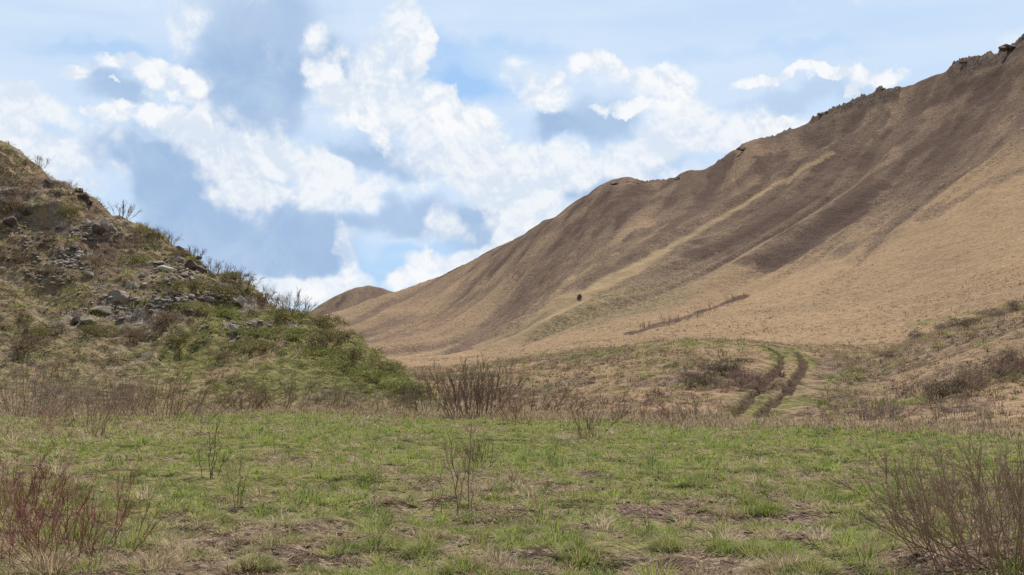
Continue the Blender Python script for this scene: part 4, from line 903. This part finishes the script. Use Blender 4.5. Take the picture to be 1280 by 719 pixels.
# ------------------------------------------------------------------ sky with cumulus, laid out by direction
SUN_EL, SUN_AZ = 57.0, 14.0            # degrees; azimuth from straight ahead towards the right
def sky():
    w = bpy.data.worlds.new('World'); SC.world = w; w.use_nodes = True; nt = w.node_tree; B = NB(nt)
    for n in list(nt.nodes): nt.nodes.remove(n)
    w.cycles.sampling_method = 'MANUAL'; w.cycles.sample_map_resolution = 256
    out = B.new('ShaderNodeOutputWorld'); bg = B.new('ShaderNodeBackground'); B.lk(bg.outputs[0], out.inputs[0]); bg.inputs[1].default_value = .1
    st = B.new('ShaderNodeTexSky', sky_type='NISHITA'); st.sun_disc = False; st.sun_elevation = R(SUN_EL); st.sun_rotation = R(SUN_AZ); st.altitude = 300
    try: st.dust_density = 1.5
    except Exception: pass
    D = B.new('ShaderNodeTexCoord').outputs['Generated']
    sp = B.new('ShaderNodeSeparateXYZ'); B.lk(D, sp.inputs[0])
    az = B.math('ARCTAN2', sp.outputs[0], sp.outputs[1]); hl = B.math('SQRT', B.math('ADD', B.math('MULTIPLY', sp.outputs[0], sp.outputs[0]), B.math('MULTIPLY', sp.outputs[1], sp.outputs[1])))
    el = B.math('ARCTAN2', sp.outputs[2], hl)
    cb = B.new('ShaderNodeCombineXYZ'); k = 180 / math.pi
    B.lk(B.math('MULTIPLY', az, k), cb.inputs[0]); B.lk(B.math('MULTIPLY', el, k), cb.inputs[1]); A = cb.outputs[0]
    def deg(px, py):
        x, y, z = ray(px, py); return math.degrees(math.atan2(x, y)), math.degrees(math.atan2(z, math.hypot(x, y)))
    PX = 1 / (F * math.pi / 180)                                   # degrees per photograph pixel
    # billowing displacement of the lookup point
    n1 = B.noise(D, 9, 2, .5, color=True); n2 = B.noise(D, 30, 5, .62, color=True)
    off = B.vmath('ADD', B.vmath('MULTIPLY', B.vmath('SUBTRACT', n1, (.5, .5, .5)), (4.2, 3.2, 0)), B.vmath('MULTIPLY', B.vmath('SUBTRACT', n2, (.5, .5, .5)), (2.6, 2.2, 0)))
    Wp = B.vmath('ADD', A, off)
    n2b = B.noise(D, 26, 3, .5, color=True)
    Ws = B.vmath('ADD', A, B.vmath('MULTIPLY', B.vmath('SUBTRACT', n2b, (.5, .5, .5)), (3.4, 2.8, 0)))
    def field(vec, blobs):
        acc = None
        for b in blobs:
            px, py, rx, ry = b[:4]; rot = b[4] if len(b) > 4 else 0; wt = b[5] if len(b) > 5 else 1.0
            a, e = deg(px, py)
            v_in = vec
            if acc is not None:                                     # one after the other, to keep few values alive at once
                ma = B.new('ShaderNodeVectorMath', operation='MULTIPLY_ADD'); B.lk(acc, ma.inputs[0]); ma.inputs[1].default_value = (1e-7, 1e-7, 0); B.lk(vec, ma.inputs[2]); v_in = ma.outputs[0]
            mp = B.new('ShaderNodeMapping', vector_type='TEXTURE'); B.lk(v_in, mp.inputs[0])
            mp.inputs['Location'].default_value = (a, e, 0); mp.inputs['Rotation'].default_value = (0, 0, R(rot)); mp.inputs['Scale'].default_value = (rx * PX, ry * PX, 1)
            v = B.ramp(B.vmath('LENGTH', mp.outputs[0]), 1.35, .35, 0, wt)
            acc = v if acc is None else B.math('ADD', acc, v)
        return acc
    GREY = [(330, 45, 105, 90), (310, 125, 90, 60), (250, 250, 90, 65), (310, 305, 125, 65), (215, 215, 60, 40), (470, 205, 90, 22, -6), (520, 272, 120, 22), (752, 150, 66, 30), (700, 158, 38, 20), (150, 112, 45, 22), (150, 188, 65, 26),
            (645, 272, 55, 36), (590, 300, 45, 22), (1000, 122, 85, 22, 8, .6), (735, 235, 55, 26), (820, 205, 55, 16, 0, .7), (425, 85, 36, 34, 0, .6), (830, 112, 28, 18, 0, .6), (380, 300, 70, 55), (470, 165, 40, 30, 0, .45), (600, 215, 60, 30, 0, .5), (330, 215, 60, 16, 0, .5), (200, 160, 40, 10, 0, .5), (560, 190, 60, 14, 0, .5)]
    CRISP = [(95, 92, 34, 12, 20), (160, 74, 34, 15), (205, 96, 38, 20), (190, 140, 52, 17), (140, 146, 26, 11), (222, 168, 30, 20), (150, 97, 7, 4),
            (522, 70, 16, 40, 10), (505, 105, 26, 34, 30), (545, 140, 36, 24, -30), (566, 128, 12, 14), (585, 160, 34, 22), (392, 88, 28, 56, -12), (412, 122, 34, 26, -20), (445, 142, 48, 24, -10), (475, 165, 36, 14, -30),
            (440, 330, 9, 14, 0, .7), (442, 352, 22, 14), (395, 366, 30, 12), (510, 350, 30, 16), (543, 325, 9, 16), (600, 325, 50, 9, 28), (660, 306, 40, 12, 32),
            (690, 112, 28, 20), (700, 92, 14, 10), (745, 76, 32, 13), (790, 94, 42, 17, -18), (842, 112, 30, 24), (868, 98, 18, 20), (778, 131, 44, 11, 8),
            (905, 124, 6, 14, -25, .7), (932, 106, 28, 8, 8, .9), (972, 99, 30, 8, 10, .9), (1012, 93, 28, 10, 5), (1040, 96, 22, 13, 0, .9), (1068, 87, 30, 11, 0), (1095, 91, 22, 13, 0, .9), (1124, 98, 24, 12, -20), (1050, 104, 14, 4, 25, .8), (1090, 104, 8, 8), (955, 155, 36, 12, 8), (985, 152, 20, 9)]
    SOFT = [(225, 30, 26, 40, 0, .7), (15, 130, 70, 24), (90, 212, 60, 38), (40, 190, 50, 18, -30, .8), (130, 165, 50, 20, 0, .6), (240, 130, 30, 60, 0, .45), (350, 75, 20, 30, 0, .35),
            (275, 180, 70, 40), (300, 232, 52, 50), (365, 198, 70, 26, -12), (405, 218, 52, 18), (445, 55, 46, 40, 20, .7), (508, 25, 30, 50), (480, 90, 46, 44, 30, .8), (450, 135, 64, 32), (520, 140, 70, 46, -25), (575, 172, 55, 42), (545, 200, 80, 30, 0, .8),
            (610, 215, 60, 55), (655, 220, 65, 50), (460, 240, 120, 14, 3, .9), (350, 250, 90, 18, 0, .8), (434, 308, 18, 44, 0, .8), (425, 356, 45, 24), (375, 368, 60, 22), (340, 368, 40, 18), (540, 332, 34, 22), (556, 278, 30, 26, 0, .8), (600, 318, 60, 18, 28), (660, 300, 50, 24, 30),
            (690, 115, 40, 28, 0, .7), (655, 105, 30, 36, 0, .8), (790, 105, 70, 32, -14, .6), (860, 120, 40, 34), (690, 205, 95, 28), (790, 196, 120, 22, 6), (890, 165, 105, 32, 6), (965, 165, 65, 22, 8), (870, 225, 95, 18), (660, 255, 44, 46), (745, 262, 50, 16, 20, .7), (700, 280, 60, 20, 30, .7),
            (-120, 160, 140, 70), (1400, 60, 160, 40), (640, -160, 240, 60), (200, -140, 160, 90), (1100, -200, 200, 60)]
    BLUE = [(545, 95, 66, 34), (605, 105, 50, 26), (470, 335, 50, 28), (540, 312, 60, 14), (620, 62, 110, 18, 0, .7), (230, 130, 14, 16, 0, .8), (120, 60, 90, 14, 0, .5), (860, 70, 60, 12, 0, .4), (1000, 60, 80, 12, 0, .35), (450, 360, 40, 20, 0, .8), (560, 365, 40, 14, 0, .8)]
    fc = field(Wp, CRISP); fs = field(Ws, SOFT); fg = field(Ws, GREY); fb = field(Ws, BLUE)
    # the rest of the sky: open cumulus by noise, away from the part described above
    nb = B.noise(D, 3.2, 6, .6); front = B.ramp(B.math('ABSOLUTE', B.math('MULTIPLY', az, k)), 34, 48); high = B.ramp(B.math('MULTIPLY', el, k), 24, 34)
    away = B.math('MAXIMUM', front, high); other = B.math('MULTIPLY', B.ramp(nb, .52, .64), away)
    # base sky with a milky veil
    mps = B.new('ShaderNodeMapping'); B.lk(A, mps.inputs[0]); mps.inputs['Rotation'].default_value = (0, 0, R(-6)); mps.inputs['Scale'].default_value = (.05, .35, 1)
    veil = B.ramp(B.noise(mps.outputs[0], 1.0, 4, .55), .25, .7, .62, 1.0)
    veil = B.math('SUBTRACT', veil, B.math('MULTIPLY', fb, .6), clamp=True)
    veil = B.math('MULTIPLY', veil, B.math('SUBTRACT', 1.0, B.math('MULTIPLY', away, .8)))  # veil thinned out of view to lower the fill light
    S = 8.5                                                        # background strength is 0.1
    def K(r, g, b): return c4(r * S, g * S, b * S)
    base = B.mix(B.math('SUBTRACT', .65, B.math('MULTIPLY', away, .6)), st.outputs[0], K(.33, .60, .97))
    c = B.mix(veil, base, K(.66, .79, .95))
    nd = B.noise(D, 16, 7, .60, .4); nd2 = B.noise(D, 55, 5, .62, .3)
    ndc = B.math('SUBTRACT', nd, .5); nd2c = B.math('SUBTRACT', nd2, .5)
    dz = B.new('ShaderNodeVectorMath', operation='ADD'); B.lk(D, dz.inputs[0]); dz.inputs[1].default_value = (.003, 0, .011)
    e1 = B.math('SUBTRACT', nd, B.noise(dz.outputs[0], 16, 7, .60, .4))
    dz2 = B.new('ShaderNodeVectorMath', operation='ADD'); B.lk(D, dz2.inputs[0]); dz2.inputs[1].default_value = (.001, 0, .004)
    e2 = B.math('SUBTRACT', nd2, B.noise(dz2.outputs[0], 55, 5, .62, .3))
    emb = B.math('ADD', B.math('MULTIPLY', e1, 1.5), B.math('MULTIPLY', e2, .7))
    gm = B.math('MULTIPLY', B.ramp(B.math('ADD', fg, B.math('MULTIPLY', ndc, .9)), .0, 1.25), .93)
    c = B.mix(gm, c, B.mix(B.ramp(nd, .35, .7), K(.345, .495, .73), K(.46, .60, .80)))
    sm = B.ramp(B.math('ADD', B.math('ADD', fs, B.math('MULTIPLY', ndc, 2.0)), B.math('MULTIPLY', nd2c, .7)), .16, 1.15)
    soft_c = B.mix(B.ramp(B.math('ADD', B.math('MULTIPLY', ndc, .7), B.math('ADD', emb, B.math('MULTIPLY', nd2c, .25))), -.20, .20), K(.71, .79, .90), K(.90, .93, .96))
    c = B.mix(B.math('MULTIPLY', sm, .93), c, soft_c)
    vo = B.new('ShaderNodeTexVoronoi', feature='SMOOTH_F1'); B.lk(B.vmath('ADD', D, B.vmath('MULTIPLY', B.vmath('SUBTRACT', n2, (.5, .5, .5)), (.02, .02, .02))), vo.inputs['Vector']); vo.inputs['Scale'].default_value = 46; vo.inputs['Smoothness'].default_value = .35
    bil = B.math('SUBTRACT', .42, vo.outputs['Distance'])
    cm = B.ramp(B.math('ADD', B.math('ADD', fc, B.math('MULTIPLY', ndc, 1.1)), B.math('ADD', B.math('MULTIPLY', nd2c, .6), B.math('MULTIPLY', B.math('MULTIPLY', bil, B.ramp(fc, .02, .35)), 1.3))), .12, .98)
    crisp_c = B.mix(B.ramp(B.math('ADD', B.math('ADD', B.math('MULTIPLY', nd2c, .3), B.math('MULTIPLY', bil, .45)), B.math('ADD', emb, B.math('MULTIPLY', ndc, .35))), -.22, .14), K(.73, .805, .90), K(.94, .955, .972))
    c = B.mix(B.math('MULTIPLY', cm, .95), c, crisp_c)
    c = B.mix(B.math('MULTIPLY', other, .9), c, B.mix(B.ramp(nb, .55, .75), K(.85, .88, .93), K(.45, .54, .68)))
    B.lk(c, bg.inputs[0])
sky()
sun = bpy.data.lights.new('sun', 'SUN'); sun.energy = 4.7; sun.angle = R(.53); sun.color = (1.0, .95, .87)
so_ = bpy.data.objects.new('sun', sun); COL.objects.link(so_)
so_.rotation_euler = (R(90 - SUN_EL), 0, R(180 - SUN_AZ))
so_.location = (0, 0, 60)

cam = bpy.data.cameras.new('camera'); cam.sensor_width = 36; cam.lens = 36 * F / 1280; cam.clip_start = .1; cam.clip_end = 30000
co = bpy.data.objects.new('camera', cam); COL.objects.link(co); co.location = (0, 0, EYE); co.rotation_euler = (R(90) + PITCH, 0, 0)
SC.camera = co
SC.cycles.use_denoising = False
vs = SC.view_settings; vs.view_transform = 'Standard'; vs.look = 'None'; vs.gamma = 1; vs.exposure = 0.25; vs.use_curve_mapping = False
